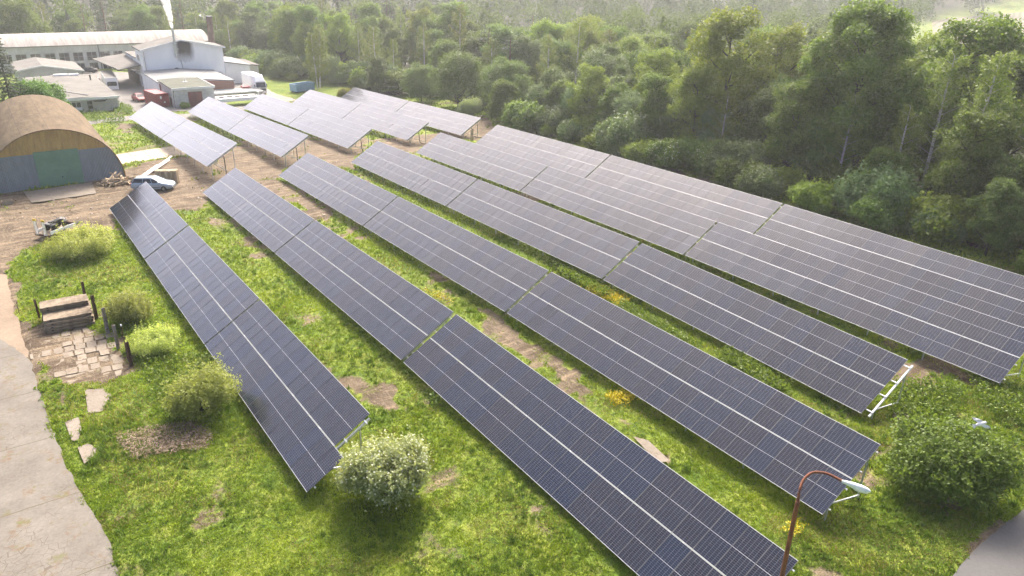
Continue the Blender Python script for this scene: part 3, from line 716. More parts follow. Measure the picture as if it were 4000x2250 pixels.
mb.build('floodlight', M['white_trim'], R3b)

# --- boiler house in front of the factory
R4 = empty('boiler_house', (0, 0, 0), 0, 'small flat roofed boiler house with rust red double doors', 'outbuilding')
MB().prism([(30.4, -4.9), (37.85, -4.9), (37.85, -.45), (30.4, -.45)], 'y', 153.0, 165.2).build('wall', M['patchy_wall'], R4)
MB().prism([(30.15, -.45), (38.0, -.45), (38.0, -.30), (34.2, -.16), (30.15, -.30)], 'y', 152.75, 165.4).build('roof', M['roof_green_felt'], R4)
MB().box(30.1, 38.05, 152.65, 152.75, -.62, -.22).box(38.0, 38.1, 152.75, 165.4, -.5, -.2).build('eaves_trim', M['white_trim'], R4)
dr = MB().box(33.0, 35.55, 152.9, 153.02, -4.45, -1.1).build('double_door', M['red_door'], R4)
MB().box(34.25, 34.30, 152.88, 152.9, -4.4, -1.15).build('door_joint', M['dark_metal'], dr)
MB().box(30.32, 30.42, 155.2, 156.0, -4.5, -2.3).box(30.32, 30.42, 163.4, 164.6, -2.4, -1.0).build('side_door', M['red_door'], R4)
MB().tube([(30.5, 152.8, -.6), (30.3, 152.7, -1.2), (30.3, 152.7, -4.4)], 0.06, 8).build('downpipe', M['dark_metal'], R4)
MB().tube([(34.3, 160, -.3), (34.3, 160, .35)], 0.10, 8).box(33.9, 34.7, 159.7, 160.3, -.3, -.15).build('roof_vent', M['galv'], R4)
R5 = empty('link_building', (0, 0, 0), 0, 'low white link building with grey roof between factory and boiler house', 'outbuilding')
MB().prism([(30.4, -5.4), (45.2, -5.4), (45.2, -1.45), (37.9, -.8), (30.4, -1.0)], 'y', 165.5, 182.5).build('wall', M['white_wall'], R5)
MB().prism([(30.2, -1.0), (37.9, -.8), (45.5, -1.47), (45.5, -1.3), (37.9, -.6), (30.2, -.82)], 'y', 165.45, 182.5).build('roof', M['roof_metal'], R5)
def brick_mat():
    m, nt, p, N, L = nodes('brickwork')
    b = N.new('ShaderNodeTexBrick'); b.inputs['Scale'].default_value = 1.0; b.inputs['Brick Width'].default_value = .5; b.inputs['Row Height'].default_value = .16; b.inputs['Mortar Size'].default_value = .02
    mp = N.new('ShaderNodeMapping'); mp.inputs['Rotation'].default_value = (math.pi / 2, 0, 0); L.new(coords(nt), mp.inputs[0]); L.new(mp.outputs[0], b.inputs[0])
    b.inputs['Color1'].default_value = (0.30, 0.11, 0.06, 1); b.inputs['Color2'].default_value = (0.22, 0.085, 0.055, 1); b.inputs['Mortar'].default_value = (0.30, 0.25, 0.21, 1)
    L.new(b.outputs[0], p.inputs['Base Color']); p.inputs['Roughness'].default_value = 0.9; return m
MB().prism([(38.1, -5.2), (45.25, -5.2), (45.25, -1.5), (38.1, -.9)], 'y', 165.3, 165.44).build('brick_front', brick_mat(), R5)
MB().beam((40.3, 166.5, -1), (40.3, 166.5, .8), .07, .07).beam((41.7, 166.5, -1), (41.7, 166.5, .7), .07, .07).beam((40.3, 166.5, .8), (41.7, 166.5, .7), .07, .07).beam((40.3, 166.5, .75), (37, 163, -.2), .04, .04).build('roof_bracket', M['dark_metal'], R5)
R6 = empty('lean_to', (0, 0, 0), 0, 'grey sheet roofed lean-to below the brick wall', 'lean-to')
MB().box(38.2, 49.6, 160.5, 165.2, -5.2, -3.3).build('wall', M['grey_plaster'], R6)
MB().prism([(160.2, -3.3), (165.25, -3.1), (165.25, -2.98), (160.2, -3.18)], 'x', 38.15, 49.9).build('roof', M['roof_metal'], R6)
mb = MB()
for x in (38.4, 41.8, 45.4, 49.4): mb.beam((x, 160.4, -3.2), (x, 160.4, -2.4), .05, .05)
mb.beam((38.4, 160.4, -2.4), (49.4, 160.4, -2.4), .05, .05); mb.build('guard_rail', M['galv'], R6)

# --- dry cooler on legs, with pipe and fans
R7 = empty('dry_cooler', (0, 0, 0), 0, 'long white cooling unit with fans raised on white legs', 'cooling unit')
MB().box(38.3, 46.2, 151.4, 154.9, -3.25, -2.6).build('housing', M['white_paint'], R7, 0.04)
mb = MB()
for x in (38.6, 42.3, 45.95):
    for y in (151.6, 154.7): mb.beam((x, y, -4.7), (x, y, -3.2), .16, .16)
mb.build('legs', M['white_paint'], R7)
for k in range(5):
    x = 39.2 + k * 1.55
    MB().tube([(x, 153.1, -2.6), (x, 153.1, -2.42)], [.62, .58], 16).build('fan', M['dark_metal'], R7)
MB().tube([(37.9, 155.6, -2.2), (46.6, 155.6, -2.2), (47.1, 155.5, -2.5), (47.2, 155.4, -4.6)], .22, 10).build('header_pipe', M['galv'], R7)

# --- low grey building with flat roof, gabled hut behind
R8 = empty('flat_roofed_workshop', (0, 0, 0), 0, 'low grey plastered workshop with wide flat felt roof', 'workshop')
MB().box(8.5, 21.0, 155.2, 184.5, -4.9, -1.45).build('wall', M['grey_plaster'], R8)
MB().prism([(8.2, -1.45), (21.3, -1.45), (21.3, -1.27), (15, -1.05), (8.2, -1.25)], 'y', 154.8, 185).build('roof', M['roof_felt'], R8)
MB().box(8.15, 21.35, 154.68, 154.8, -1.6, -1.18).build('eaves_trim', M['white_trim'], R8)
window_y(R8, 12.75, 14.95, -3.45, -1.95, 155.2, bars=2); window_y(R8, 16.0, 16.8, -3.3, -1.85, 155.2, bars=0, hbars=1, frame=M['grey_plaster'])
MB().box(12.75, 14.95, 155.08, 155.16, -3.45, -2.85).build('window_board', M['white_trim'], R8)
MB().box(17.0, 19.0, 154.3, 155.2, -1.95, -1.82).build('door_canopy', M['dark_metal'], R8)
MB().box(19.1, 19.35, 155.1, 155.2, -1.85, -1.55).build('vent_grille', M['dark_metal'], R8)
MB().tube([(21.1, 155.0, -1.5), (21.1, 155.0, -4.5)], .07, 8).build('downpipe', M['galv'], R8)
MB().tube([(11.6, 154.9, -3.6), (11.6, 154.9, .3)], .035, 6).build('aerial_mast', M['galv'], R8)
MB().box(13.8, 16.4, 183.2, 184.2, -1.15, -.75).box(16.6, 18.4, 183.3, 184.2, -1.15, -.8).build('roof_light', M['white_trim'], R8)
MB().tube([(19.6, 176, -1.2), (19.6, 176, -.1)], .14, 8).build('stove_pipe', M['black'], R8)
MB().beam((9.5, 169.8, -1.08), (16.5, 156.5, -1.0), .25, .08).build('roof_seam', M['dark_metal'], R8)
R9 = empty('gabled_hut', (0, 0, 0), 0, 'grey gabled hut behind the flat roofed workshop', 'hut')
MB().prism([(7.9, -5.5), (20.0, -5.5), (20.0, -1.25), (12.6, .1), (7.9, -.75)], 'y', 191, 206).build('wall', M['grey_plaster'], R9)
mb = MB()
for (xa, za, xb, zb) in ((7.6, -.80, 12.6, .12), (12.6, .12, 20.4, -1.30)):
    mb.prism([(xa, za), (xb, zb), (xb, zb + .15), (xa, za + .15)], 'y', 190.7, 206.3)
mb.build('roof', M['roof_felt'], R9)
mb = MB()
for (xa, za, xb, zb) in ((7.6, -.80, 12.6, .12), (12.6, .12, 20.4, -1.30)):
    mb.prism([(xa, za - .05), (xb, zb - .05), (xb, zb + .2), (xa, za + .2)], 'y', 190.6, 190.7)
mb.build('verge_board', M['white_trim'], R9)

# --- long two-storey hall with barrel roof
R10 = empty('long_hall', (0, 0, 0), 0, 'long old two storey hall with streaked white barrel roof', 'factory')
LY = 231.0
MB().box(-32, 57.4, LY, 247, -8, 0.05).build('wall', M['old_plaster'], R10)
mb = MB(); k = 14; vs = []
xs = np.linspace(-32.5, 57.9, 40)
for x in xs:
    for i in range(k + 1):
        u_ = -1 + 2 * i / k; vs.append((x, 239 + 8.6 * u_, 0.05 + 2.35 * (1 - u_ * u_)))
mb.add(vs, [(a * (k + 1) + i, (a + 1) * (k + 1) + i, (a + 1) * (k + 1) + i + 1, a * (k + 1) + i + 1) for a in range(39) for i in range(k)], 0, True)
for x in (xs[0], xs[-1]):
    mb.add([(x, 239 + 8.6 * (-1 + 2 * i / k), 0.05 + 2.35 * (1 - (-1 + 2 * i / k) ** 2)) for i in range(k + 1)], [tuple(range(k + 1))], 1)
mb.build('roof', [M['roof_streak'], M['old_plaster']], R10)
MB().box(-32.6, 58, 230.35, 230.5, -.12, .08).build('gutter', M['dark_metal'], R10)
MB().box(-32, 57.4, 230.85, 231, -1.5, -1.38).box(-32, 57.4, 230.9, 231, -4.35, -4.1).build('string_course', M['old_plaster'], R10)
for j in range(-6, 11):
    x = 10.05 + j * 3.2
    if x + 2.2 > 36 and x < 50: pass
    window_y(R10, x, x + 2.25, -3.95, -1.85, LY, frame=M['old_plaster'], bars=1, hbars=1, depth=.06, fw=.06)
    MB().box(x + 2.5, x + 2.85, 230.75, 231, -7.5, -1.5).build('pilaster', M['old_plaster'], R10)
    if j >= 2: window_y(R10, x + .2, x + 2.2, -6.4, -4.6, LY, frame=M['old_plaster'], bars=1, depth=.06, fw=.06)
MB().tube([(29.0, 230.6, -.1), (29.0, 230.7, -.8), (29.0, 230.75, -7)], .11, 8).build('downpipe', M['dark_metal'], R10)

# ------------------------------------------------------------------ solar tables
def module_mesh():
    mb = MB(); w, h, t = 0.567, 1.139, 0.035
    mb.quad((-w + .012, -h + .024, t - .004), (w - .012, -h + .024, t - .004), (w - .012, h - .024, t - .004), (-w + .012, h - .024, t - .004), 0)
    mb.quad((-w + .012, h - .024, 0.0), (w - .012, h - .024, 0.0), (w - .012, -h + .024, 0.0), (-w + .012, -h + .024, 0.0), 3)
    mb.box(-w, w, -h, -h + .024, 0, t, 1).box(-w, w, h - .024, h, 0, t, 1)
    mb.box(-w, -w + .012, -h + .024, h - .024, 0, t, 2).box(w - .012, w, -h + .024, h - .024, 0, t, 2)
    o = mb.build('solar_panel', [M['cells'], M['frame_short'], M['frame_long'], M['backsheet']]); me = o.data
    bpy.data.objects.remove(o); return me
MODULE = module_mesh()
ORD = ['first', 'second', 'third', 'fourth', 'fifth', 'sixth']
rnd = random.Random(5)
for q, segs in TABLES.items():
    row = int(q[1]) - 1; south = q[0] == 'S'
    for si, (P0, P1, ncol) in enumerate(segs):
        P0 = np.array(P0); P1 = np.array(P1)
        ex = P1 - P0; Ln = np.linalg.norm(ex); ex = ex / Ln
        ey = np.array((UPX, 0, UPZ)); ey = ey - ex * (ey @ ex); ey /= np.linalg.norm(ey); ez = np.cross(ex, ey)
        mid = (P0 + P1) / 2 + np.array((2, 0, 0)); loc = np.array((mid[0], mid[1], g1(mid[0], mid[1])))
        seg = (['far', 'middle', 'near'] if south else ['far', 'near'])[si]
        lab = (f"dark blue solar table, {seg} one in the {ORD[row]} long row counted from the concrete road" if south else
               f"pale reflecting solar table, {seg} one in the {ORD[row]} short row counted from the arched hall")
        if q == 'S4' and si == 2: lab = "solar table with bare white rafter sticking out at its near end, fourth long row"
        if q == 'S1' and si == 2: lab = "solar table with one upper panel missing beside the white flowering bush, first long row"
        root = empty('solar_table', loc, 0, lab, 'solar panels', 'solar tables in the long rows' if south else 'solar tables in the short rows')
        T = Matrix(((ex[0], ey[0], ez[0], P0[0] - loc[0]), (ex[1], ey[1], ez[1], P0[1] - loc[1]), (ex[2], ey[2], ez[2], P0[2] - loc[2]), (0, 0, 0, 1)))
        pitch = Ln / ncol
        gap_end = 0.45 if (q == 'S4' and si == 2) else 0.10
        for c in range(ncol):
            for r_ in range(2):
                if q == 'S1' and si == 2 and r_ == 1 and c == ncol - 1: continue
                o = link('solar_panel', MODULE, root)
                sx = (pitch - 0.010) / 1.134
                L_ = Matrix.Translation(((c + .5) * pitch, 1.140 + r_ * 2.30, 0)) @ Matrix.Rotation(rnd.gauss(0, .0040), 4, 'X') @ Matrix.Rotation(rnd.gauss(0, .0040), 4, 'Y') @ Matrix.Diagonal((sx, 1, 1, 1))
                o.matrix_basis = T @ L_
        for t in (0.42, 1.72, 2.86, 4.16):
            xe = Ln + gap_end - (pitch if (q == 'S1' and si == 2 and t > 2.3) else 0) + (0.25 if (q == 'S1' and si == 2 and t > 2.3) else 0)
            mb = MB().box(-.10, xe, t - .03, t + .03, -.065, -.004, 0); mb.box(-.105, -.095, t - .04, t + .04, -.075, .004, 1).box(xe - .005, xe + .005, t - .04, t + .04, -.075, .004, 1)
            o = mb.build('purlin', [M['galv'], M['white_trim']], root); o.matrix_basis = T
        ns = max(4, round(Ln / 3.7)); xs_ = np.linspace(0.9, Ln - 0.9, ns)
        xs_[0] = 0.15 if not south else 0.5; xs_[-1] = Ln + gap_end - .08 if gap_end > .2 else Ln - 0.12
        if q == 'S1' and si == 2: xs_[-1] = Ln - pitch + 0.1
        for x in xs_:
            o = MB().box(x - .05, x + .05, .12, 4.42, -.185, -.068).build('rafter', M['white_paint'] if gap_end > .2 and x == xs_[-1] else M['galv'], root); o.matrix_basis = T
            def tw(t, z=-.15): v = T @ Vector((x, t, z)); return np.array(v)
            for t in (0.55, 3.75):
                top = tw(t); gnd = g1(top[0] + loc[0], top[1] + loc[1]) - loc[2] - .15
                MB().beam(top, (top[0], top[1], gnd), .075, .075, 0, (0, 1, 0)).build('post', M['galv'], root)
            top = tw(3.75); gnd = g1(top[0] + loc[0], top[1] + loc[1]) - loc[2]
            MB().beam((top[0], top[1] - .05, gnd + .25), tw(.75, -.16), .05, .07).build('strut', M['galv'], root)
        if not south and si == 1:
            a_ = np.array(T @ Vector((Ln - .3, 2.4, -.2))); gy2 = g1(a_[0] + loc[0] + .2, a_[1] + loc[1] - .5) - loc[2]
            MB().tube([a_, a_ + (0, -.15, -.5), (a_[0], a_[1] - .2, gy2 + .6), (a_[0] + .1, a_[1] - .4, gy2 + .15), (a_[0] + .6, a_[1] - 1.1, gy2 + .06), (a_[0] + 1.6, a_[1] - 2.2, gy2 + .05)], .055, 6).build('cable_conduit', M['black'], root)

# ------------------------------------------------------------------ vehicles and loose things
def wheel(parent, x, y, z, r, w, side, rim=True):
    t = MB().tube([(x, y - w / 2, z), (x, y + w / 2, z)], r, 18).build('wheel', M['tyre'], parent, .015)
    yo = y + side * w / 2
    if rim:
        mb = MB().tube([(x, yo - .01 * side, z), (x, yo + .012 * side, z)], r * .66, 14)
        for k in range(5):
            a = 2 * math.pi * k / 5; mb.beam((x, yo + .014 * side, z), (x + r * .6 * math.cos(a), yo + .014 * side, z + r * .6 * math.sin(a)), .05, .03, 1)
        mb.build('rim', [M['dark_metal'], M['steel']], t)
    return t

def car(name, loc, rz, paint, label, estate=True, cat='car'):
    R = empty(name, loc, rz, label, cat)
    # body: stations along x with half widths and heights (sill, belt, bonnet/boot)
    st = [(-2.28, .62, .42, .62), (-2.22, .78, .32, .88), (-1.9, .86, .28, .97), (-1.0, .885, .24, .96), (0, .885, .24, .94), (.9, .88, .24, .93), (1.15, .88, .25, .95), (1.7, .86, .27, .88), (2.1, .78, .32, .78), (2.26, .60, .40, .66)]
    mb = MB(); ring = []
    for x, w, z0, z1 in st:
        ring.append([(x, -w * .93, z0), (x, -w, z0 + .18), (x, -w, z1 - .14), (x, -w * .9, z1), (x, w * .9, z1), (x, w, z1 - .14), (x, w, z0 + .18), (x, w * .93, z0)])
    vs = [p for r in ring for p in r]; n = 8
    fs = [(i * n + k, i * n + (k + 1) % n, (i + 1) * n + (k + 1) % n, (i + 1) * n + k) for i in range(len(st) - 1) for k in range(n)]
    fs += [tuple(range(n))[::-1], tuple(range(len(vs) - n, len(vs)))]
    mb.add(vs, fs, 0, False); b = mb.build('body', paint, R, .04)
    xr = -2.12 if estate else -1.55; tr = -1.82 if estate else -1.0
    lo = [(xr, -.80), (1.12, -.80), (1.12, .80), (xr, .80)]; hi = [(tr, -.60), (.28, -.60), (.28, .60), (tr, .60)]
    mb = MB(); vs = [(x, y, .92) for x, y in lo] + [(x, y, 1.40) for x, y in hi]
    mb.add(vs, [(0, 1, 5, 4), (1, 2, 6, 5), (2, 3, 7, 6), (3, 0, 4, 7)], 0); mb.build('windows', M['glass_dark'], R)
    mb = MB(); mb.add([(tr - .02, -.61, 1.39), (.30, -.61, 1.39), (.30, .61, 1.39), (tr - .02, .61, 1.39), (tr + .1, -.52, 1.46), (.15, -.52, 1.47), (.15, .52, 1.47), (tr + .1, .52, 1.46)],
                      [(0, 1, 5, 4), (1, 2, 6, 5), (2, 3, 7, 6), (3, 0, 4, 7), (4, 5, 6, 7)], 0)
    for s in (-1, 1):
        for xa, xb in ((1.14, .30), (.16, -.05), (-.85, -.87), (xr + .02, tr)):
            mb.beam((xa, .805 * s, .91), (xb, .61 * s, 1.40), .07, .05, 0, (1, 0, 0))
    mb.build('roof', paint, R)
    for s in (-1, 1):
        MB().beam((.1, .55 * s, 1.50), (tr + .15, .55 * s, 1.50), .04, .03).build('roof_rail', M['dark_metal'], R)
        MB().box(2.10, 2.22, .42 * s - .18, .42 * s + .18, .60, .72).build('headlight', M['glass_dark'], R)
        MB().box(-2.27, -2.17, .66 * s - .10, .66 * s + .10, .62, .90).build('tail_light', M['red_paint'], R)
        MB().box(.75, .92, .90 * s - .09, .90 * s + .09, .95, 1.07).build('wing_mirror', paint, R, .02)
        MB().box(-1.0, 1.0, .89 * s - .012, .89 * s + .012, .46, .52).build('side_strip', M['dark_metal'], R)
        for x in (-1.25, 1.35): wheel(R, x, .80 * s, .31, .315, .20, s)
    MB().box(2.2, 2.30, -.66, .66, .30, .48).box(-2.33, -2.22, -.7, .7, .34, .55).build('bumper', M['dark_metal'], R, .03)
    return R
cx, cy = 14.35, 90.55
car('estate_car', (cx, cy, g1(cx, cy)), math.radians(-30), M['silver_car'], 'silver estate car parked on the dirt behind the far end of the first solar row')
car('red_hatchback', (26.3, 165.0, g1(26.3, 165) + .03), math.radians(-82), M['red_paint'], 'dark red car parked beside the red container', False)
car('dark_car', (24.5, 222, g1(24.5, 222) + .03), math.radians(170), M['black'], 'dark car parked below the windows of the long hall', False)

# trailer with quad bike
tx, ty = 3.35, 79.05; th = math.radians(38)
T0 = empty('flatbed_trailer', (tx, ty, g1(tx, ty)), th, 'small white sided car trailer with two upright loading ramps', 'trailer')
MB().box(-1.5, 1.5, -.78, .78, .52, .60).build('deck', M['grey_wood'], T0)
for s in (-1, 1):
    MB().box(-1.3, 1.55, .80 * s - .025, .80 * s + .025, .56, .88).build('side_board', M['white_paint'], T0)
    wheel(T0, -.1, .92 * s, .30, .30, .18, s)
    MB().box(-.55, .35, .92 * s - .12, .92 * s + .12, .62, .66).build('mudguard', M['black'], T0)
    mb = MB(); y = .48 * s
    mb.box(-1.62, -1.56, y - .17, y - .12, .5, 2.05).box(-1.62, -1.56, y + .12, y + .17, .5, 2.05)
    for k in range(11): mb.box(-1.615, -1.575, y - .12, y + .12, .55 + k * .125, .60 + k * .125)
    mb.box(-1.625, -1.55, y - .175, y + .175, 1.88, 2.08, 1)
    mb.build('ramp', [M['galv'], M['yellow']], T0)
MB().box(-1.6, -1.5, -.82, .82, .42, .56).box(1.5, 1.58, -.8, .8, .56, .88).build('end_board', M['rust_dark'], T0)
MB().beam((1.5, -.5, .5), (2.7, 0, .48), .08, .08).beam((1.5, .5, .5), (2.7, 0, .48), .08, .08).beam((2.6, 0, .5), (2.95, 0, .5), .1, .1).build('drawbar', M['dark_metal'], T0)
Q0 = empty('quad_bike', (tx + .15 * math.cos(th), ty + .15 * math.sin(th), g1(tx, ty) + .60), th, 'black quad bike standing on the small trailer', 'quad bike')
for sx in (-.62, .62):
    for s in (-1, 1): wheel(Q0, sx, .46 * s, .30, .30, .26, s, False)
mb = MB(); mb.prism([(-.95, .62), (-.55, .78), (-.2, .80), (.1, .90), (.45, .92), (.85, .72), (.8, .5), (.3, .38), (-.7, .42)], 'y', -.2, .2); mb.build('body', M['black'], Q0, .05)
MB().prism([(-.75, .80), (-.15, .82), (-.15, .92), (-.7, .90)], 'y', -.15, .15).build('seat', M['black'], Q0, .04)
for sx in (-.62, .62):
    for s in (-1, 1): MB().prism([(sx - .38, .60), (sx - .22, .70), (sx + .2, .70), (sx + .38, .58), (sx + .3, .62), (sx, .66), (sx - .28, .62)], 'y', .24 * s, .60 * s).build('fender', mat('fender', (.03, .035, .03), .4), Q0, .02)
mb = MB()
for y in (-.3, -.1, .1, .3): mb.beam((-.98, y, .80), (-.55, y, .80), .03, .02); mb.beam((.55, y, .86), (.92, y, .86), .03, .02)
mb.beam((-.98, -.34, .80), (-.98, .34, .80), .03, .03).beam((.92, -.34, .86), (.92, .34, .86), .03, .03); mb.build('rack', M['steel'], Q0)
MB().tube([(.2, -.38, 1.12), (.32, -.15, 1.05), (.35, 0, .95), (.32, .15, 1.05), (.2, .38, 1.12)], .02, 6).build('handlebar', M['dark_metal'], Q0)
MB().box(.82, .90, -.26, -.12, .68, .78).box(.82, .90, .12, .26, .68, .78).build('headlight', M['white_trim'], Q0)

# containers, truck, skip
def corr_box(mb, x0, x1, y0, y1, z0, z1, m=0, pitch=.28, d=.035):
    mb.box(x0, x1, y0, y1, z0, z1, m)
    n = int((x1 - x0 - .2) / pitch)
    for k in range(n):
        x = x0 + .14 + k * pitch
        mb.box(x, x + pitch * .5, y0 - d, y0, z0 + .12, z1 - .12, m).box(x, x + pitch * .5, y1, y1 + d, z0 + .12, z1 - .12, m)
R = empty('shipping_container', (28.35, 158.4, g1(28.35, 158.4) + .03), math.radians(-80), 'dark red container standing beside the boiler house', 'container')
mb = MB(); corr_box(mb, -3.0, 3.0, -1.15, 1.15, .12, 2.55); mb.build('shell', M['red_paint'], R)
MB().box(-3.0, 3.0, -1.18, 1.18, 0, .14).box(-3.02, -2.9, -1.19, 1.19, 0, 2.6).box(2.9, 3.02, -1.19, 1.19, 0, 2.6).build('corner_frame', M['red_paint'], R)
MB().box(3.02, 3.04, -.5, -.2, 1.6, 2.1).box(3.02, 3.04, .1, .4, .8, 1.05).build('placard', M['white_trim'], R)
R = empty('refrigerated_container', (25.0, 191, g1(25, 191) + .03), math.radians(-94), 'long white refrigerated container under the dock canopy', 'container')
mb = MB(); corr_box(mb, -6, 5.9, -1.2, 1.2, .15, 2.7, 0, .3, .02); mb.build('shell', M['white_paint'], R)
MB().box(-6, 5.9, -1.15, 1.15, 2.7, 2.73).build('top_sheet', M['roof_felt'], R)
MB().box(5.9, 6.05, -1.2, 1.2, .15, 2.72).build('machinery_front', M['white_paint'], R, .03)
MB().prism([(-.9, 1.0), (.9, 1.0), (.95, 1.15), (.95, 1.7), (.8, 1.9), (-.8, 1.9), (-.95, 1.7), (-.95, 1.15)], 'x', 6.05, 6.08).tube([(6.08, -.42, 1.45), (6.12, -.42, 1.45)], .3, 14, 1).tube([(6.08, .42, 1.45), (6.12, .42, 1.45)], .3, 14, 1).build('cooling_machine', [M['black'], M['dark_metal']], R)
for x in (-5.8, 5.7): MB().box(x - .1, x + .1, -1.1, 1.1, 0, .16).build('foot_beam', M['white_paint'], R)

R = empty('box_lorry', (50.55, 164.3, g1(50.5, 164) + .03), math.radians(-88), 'white lorry with high roof fairing parked behind the cooling unit', 'lorry')
mb = MB(); mb.prism([(-1.9, .5), (.2, .5), (.2, 1.5), (.05, 2.1), (-.25, 2.75), (-1.9, 2.75)], 'y', -1.22, 1.22); mb.build('cab', M['white_paint'], R, .06)
mb = MB(); mb.add([(.02, -1.05, 2.75), (.02, 1.05, 2.75), (-1.85, 1.2, 2.75), (-1.85, -1.2, 2.75), (-.9, -.85, 3.75), (-.9, .85, 3.75), (-1.85, 1.15, 3.85), (-1.85, -1.15, 3.85)], [(0, 1, 5, 4), (1, 2, 6, 5), (2, 3, 7, 6), (3, 0, 4, 7), (4, 5, 6, 7)]); mb.build('roof_fairing', M['white_paint'], R, .04)
MB().quad((.225, -1.05, 1.5), (.225, 1.05, 1.5), (.0, .98, 2.55), (.0, -.98, 2.55)).box(.16, .24, -1.08, 1.08, 1.46, 1.52).build('windscreen', M['glass_dark'], R)
MB().box(.2, .27, -1.0, 1.0, .75, 1.3).build('grille', M['dark_metal'], R)
MB().box(.05, .35, -1.2, 1.2, .35, .75).build('bumper', M['white_paint'], R, .04)
for s in (-1, 1):
    MB().box(.0, .15, 1.3 * s - .08, 1.3 * s + .08, 1.55, 2.2).build('wing_mirror', M['black'], R)
    MB().box(.33, .37, .9 * s - .18, .9 * s + .18, .48, .66).build('headlight', M['steel'], R)
    for x in (-.75, -5.2): wheel(R, x, 1.08 * s, .5, .5, .3, s)
MB().box(-8.2, -2.0, -1.25, 1.25, .95, 3.8).build('cargo_box', M['white_paint'], R)
MB().box(-8.2, -.2, -.5, .5, .55, .95).build('chassis', M['dark_metal'], R)
R = empty('tank', (47.6, 165.3, g1(47.6, 165)), 0, 'small dark red tank beside the white lorry', 'tank')
MB().box(-.8, .8, -1.0, 1.0, .2, 1.9).build('shell', M['red_paint'], R, .08)
MB().box(-.7, -.5, -.9, .9, 0, .2).box(.5, .7, -.9, .9, 0, .2).build('foot', M['dark_metal'], R)
R = empty('waste_skip', (60.0, 165.0, g1(60, 165)), math.radians(20), 'blue open steel container on the grass below the birch', 'skip')
mb = MB(); mb.box(-2.6, 2.6, -1.1, -1.04, .25, 1.75).box(-2.6, 2.6, 1.04, 1.1, .25, 1.75).box(-2.6, -2.54, -1.04, 1.04, .25, 1.75).box(2.54, 2.6, -1.04, 1.04, .25, 1.75).box(-2.54, 2.54, -1.04, 1.04, .25, .32)
mb.build('shell', M['blue_paint'], R)
mb = MB()
for k in range(9): mb.box(-2.5 + k * .6, -2.42 + k * .6, -1.18, -1.1, .3, 1.7).box(-2.5 + k * .6, -2.42 + k * .6, 1.1, 1.18, .3, 1.7)
mb.box(-2.65, 2.65, -1.16, -1.0, 1.72, 1.84).box(-2.65, 2.65, 1.0, 1.16, 1.72, 1.84).box(-2.65, -2.5, -1.0, 1.0, 1.72, 1.84).box(2.5, 2.65, -1.0, 1.0, 1.72, 1.84)
mb.build('rib', M['blue_paint'], R)
MB().box(-2.4, 2.4, -.8, -.6, 0, .25).box(-2.4, 2.4, .6, .8, 0, .25).build('skid', M['dark_metal'], R)
for k, (x, y, h) in enumerate([(22.9, 196.5, 1.7), (23.1, 194.6, 1.6)]):
    b = MB(); b.box(-.6, .6, -.6, .6, .1, h - .3); b.tube([(-.3, -.2, h - .3), (.1, .1, h)], [.45, .2], 8, 1).tube([(.2, .3, h - .35), (.3, .2, h - .05)], [.4, .2], 8, 2)
    o = b.build('waste_bin', [M['grey_plaster'], M['white_trim'], M['red_paint']], None, 0, (x, y, g1(x, y))); tag(o, 'grey waste bin heaped with bags beside the white refrigerated container', 'bin', 'waste bins by the canopy')

# pallets
def pallet_mesh():
    mb = MB()
    for y in (-.35, 0, .35):
        for x in (-.53, 0, .53): mb.box(x - .07, x + .07, y - .05, y + .05, .02, .10)
        mb.box(-.6, .6, y - .05, y + .05, 0, .02)
    for x in (-.53, 0, .53): mb.box(x - .06, x + .06, -.4, .4, .10, .122)
    for y in (-.34, -.17, 0, .17, .34): mb.box(-.6, .6, y - .06, y + .06, .122, .144)
    o = mb.build('pallet', M['raw_wood']); me = o.data; bpy.data.objects.remove(o); return me
PM = pallet_mesh(); a0 = math.radians(-27)
for cxx in range(2):
    for k in range(11):
        bx = 15.45 + cxx * 1.22 * math.cos(a0) + .25; by = 92.25 + cxx * 1.22 * math.sin(a0) + .3
        o = link('pallet', PM); o.location = (bx + rnd.uniform(-.03, .03), by + rnd.uniform(-.03, .03), g1(15.9, 92) + k * .146 + .02); o.rotation_euler = (0, 0, a0 + rnd.uniform(-.02, .02))
        side = 'right' if cxx else 'left'
        tag(o, f'topmost wooden pallet on the {side} half of the pallet stack behind the silver car' if k == 10 else f'pale wooden pallet lower in the {side} half of the stack behind the silver car', 'pallet', f'pallets stacked behind the silver car, {side} half')
# firewood heap
BM_ = []
for j in range(3):
    b = MB(); L_ = (.55, .75, 1.0)[j]; b.prism([(-.09, -.06), (.10, -.05), (.03, .09)] if j < 2 else [(-.1, -.03), (.1, -.03), (.1, .03), (-.1, .03)], 'x', -L_ / 1, L_ / 1)
    o = b.build('split_log', M['raw_wood'] if j != 1 else M['grey_wood']); BM_.append(o.data); bpy.data.objects.remove(o)
for k in range(64):
    u = rnd.random(); x = 9.9 + 3.4 * u + rnd.gauss(0, .2); y = 95.7 - .3 * u + rnd.gauss(0, .55); hgt = max(.1, 1.15 * math.exp(-((x - 11.2) / 1.3) ** 2 - ((y - 95.7) / .8) ** 2))
    o = link('split_log', BM_[k % 3]); o.location = (x, y, g1(x, y) + rnd.uniform(.05, hgt)); o.rotation_euler = (rnd.uniform(0, 6), rnd.gauss(0, .3), rnd.uniform(0, 6.3))
    tag(o, 'split pale log lying in the firewood heap beside the arched hall', 'firewood', 'split logs in the heap by the arched hall')
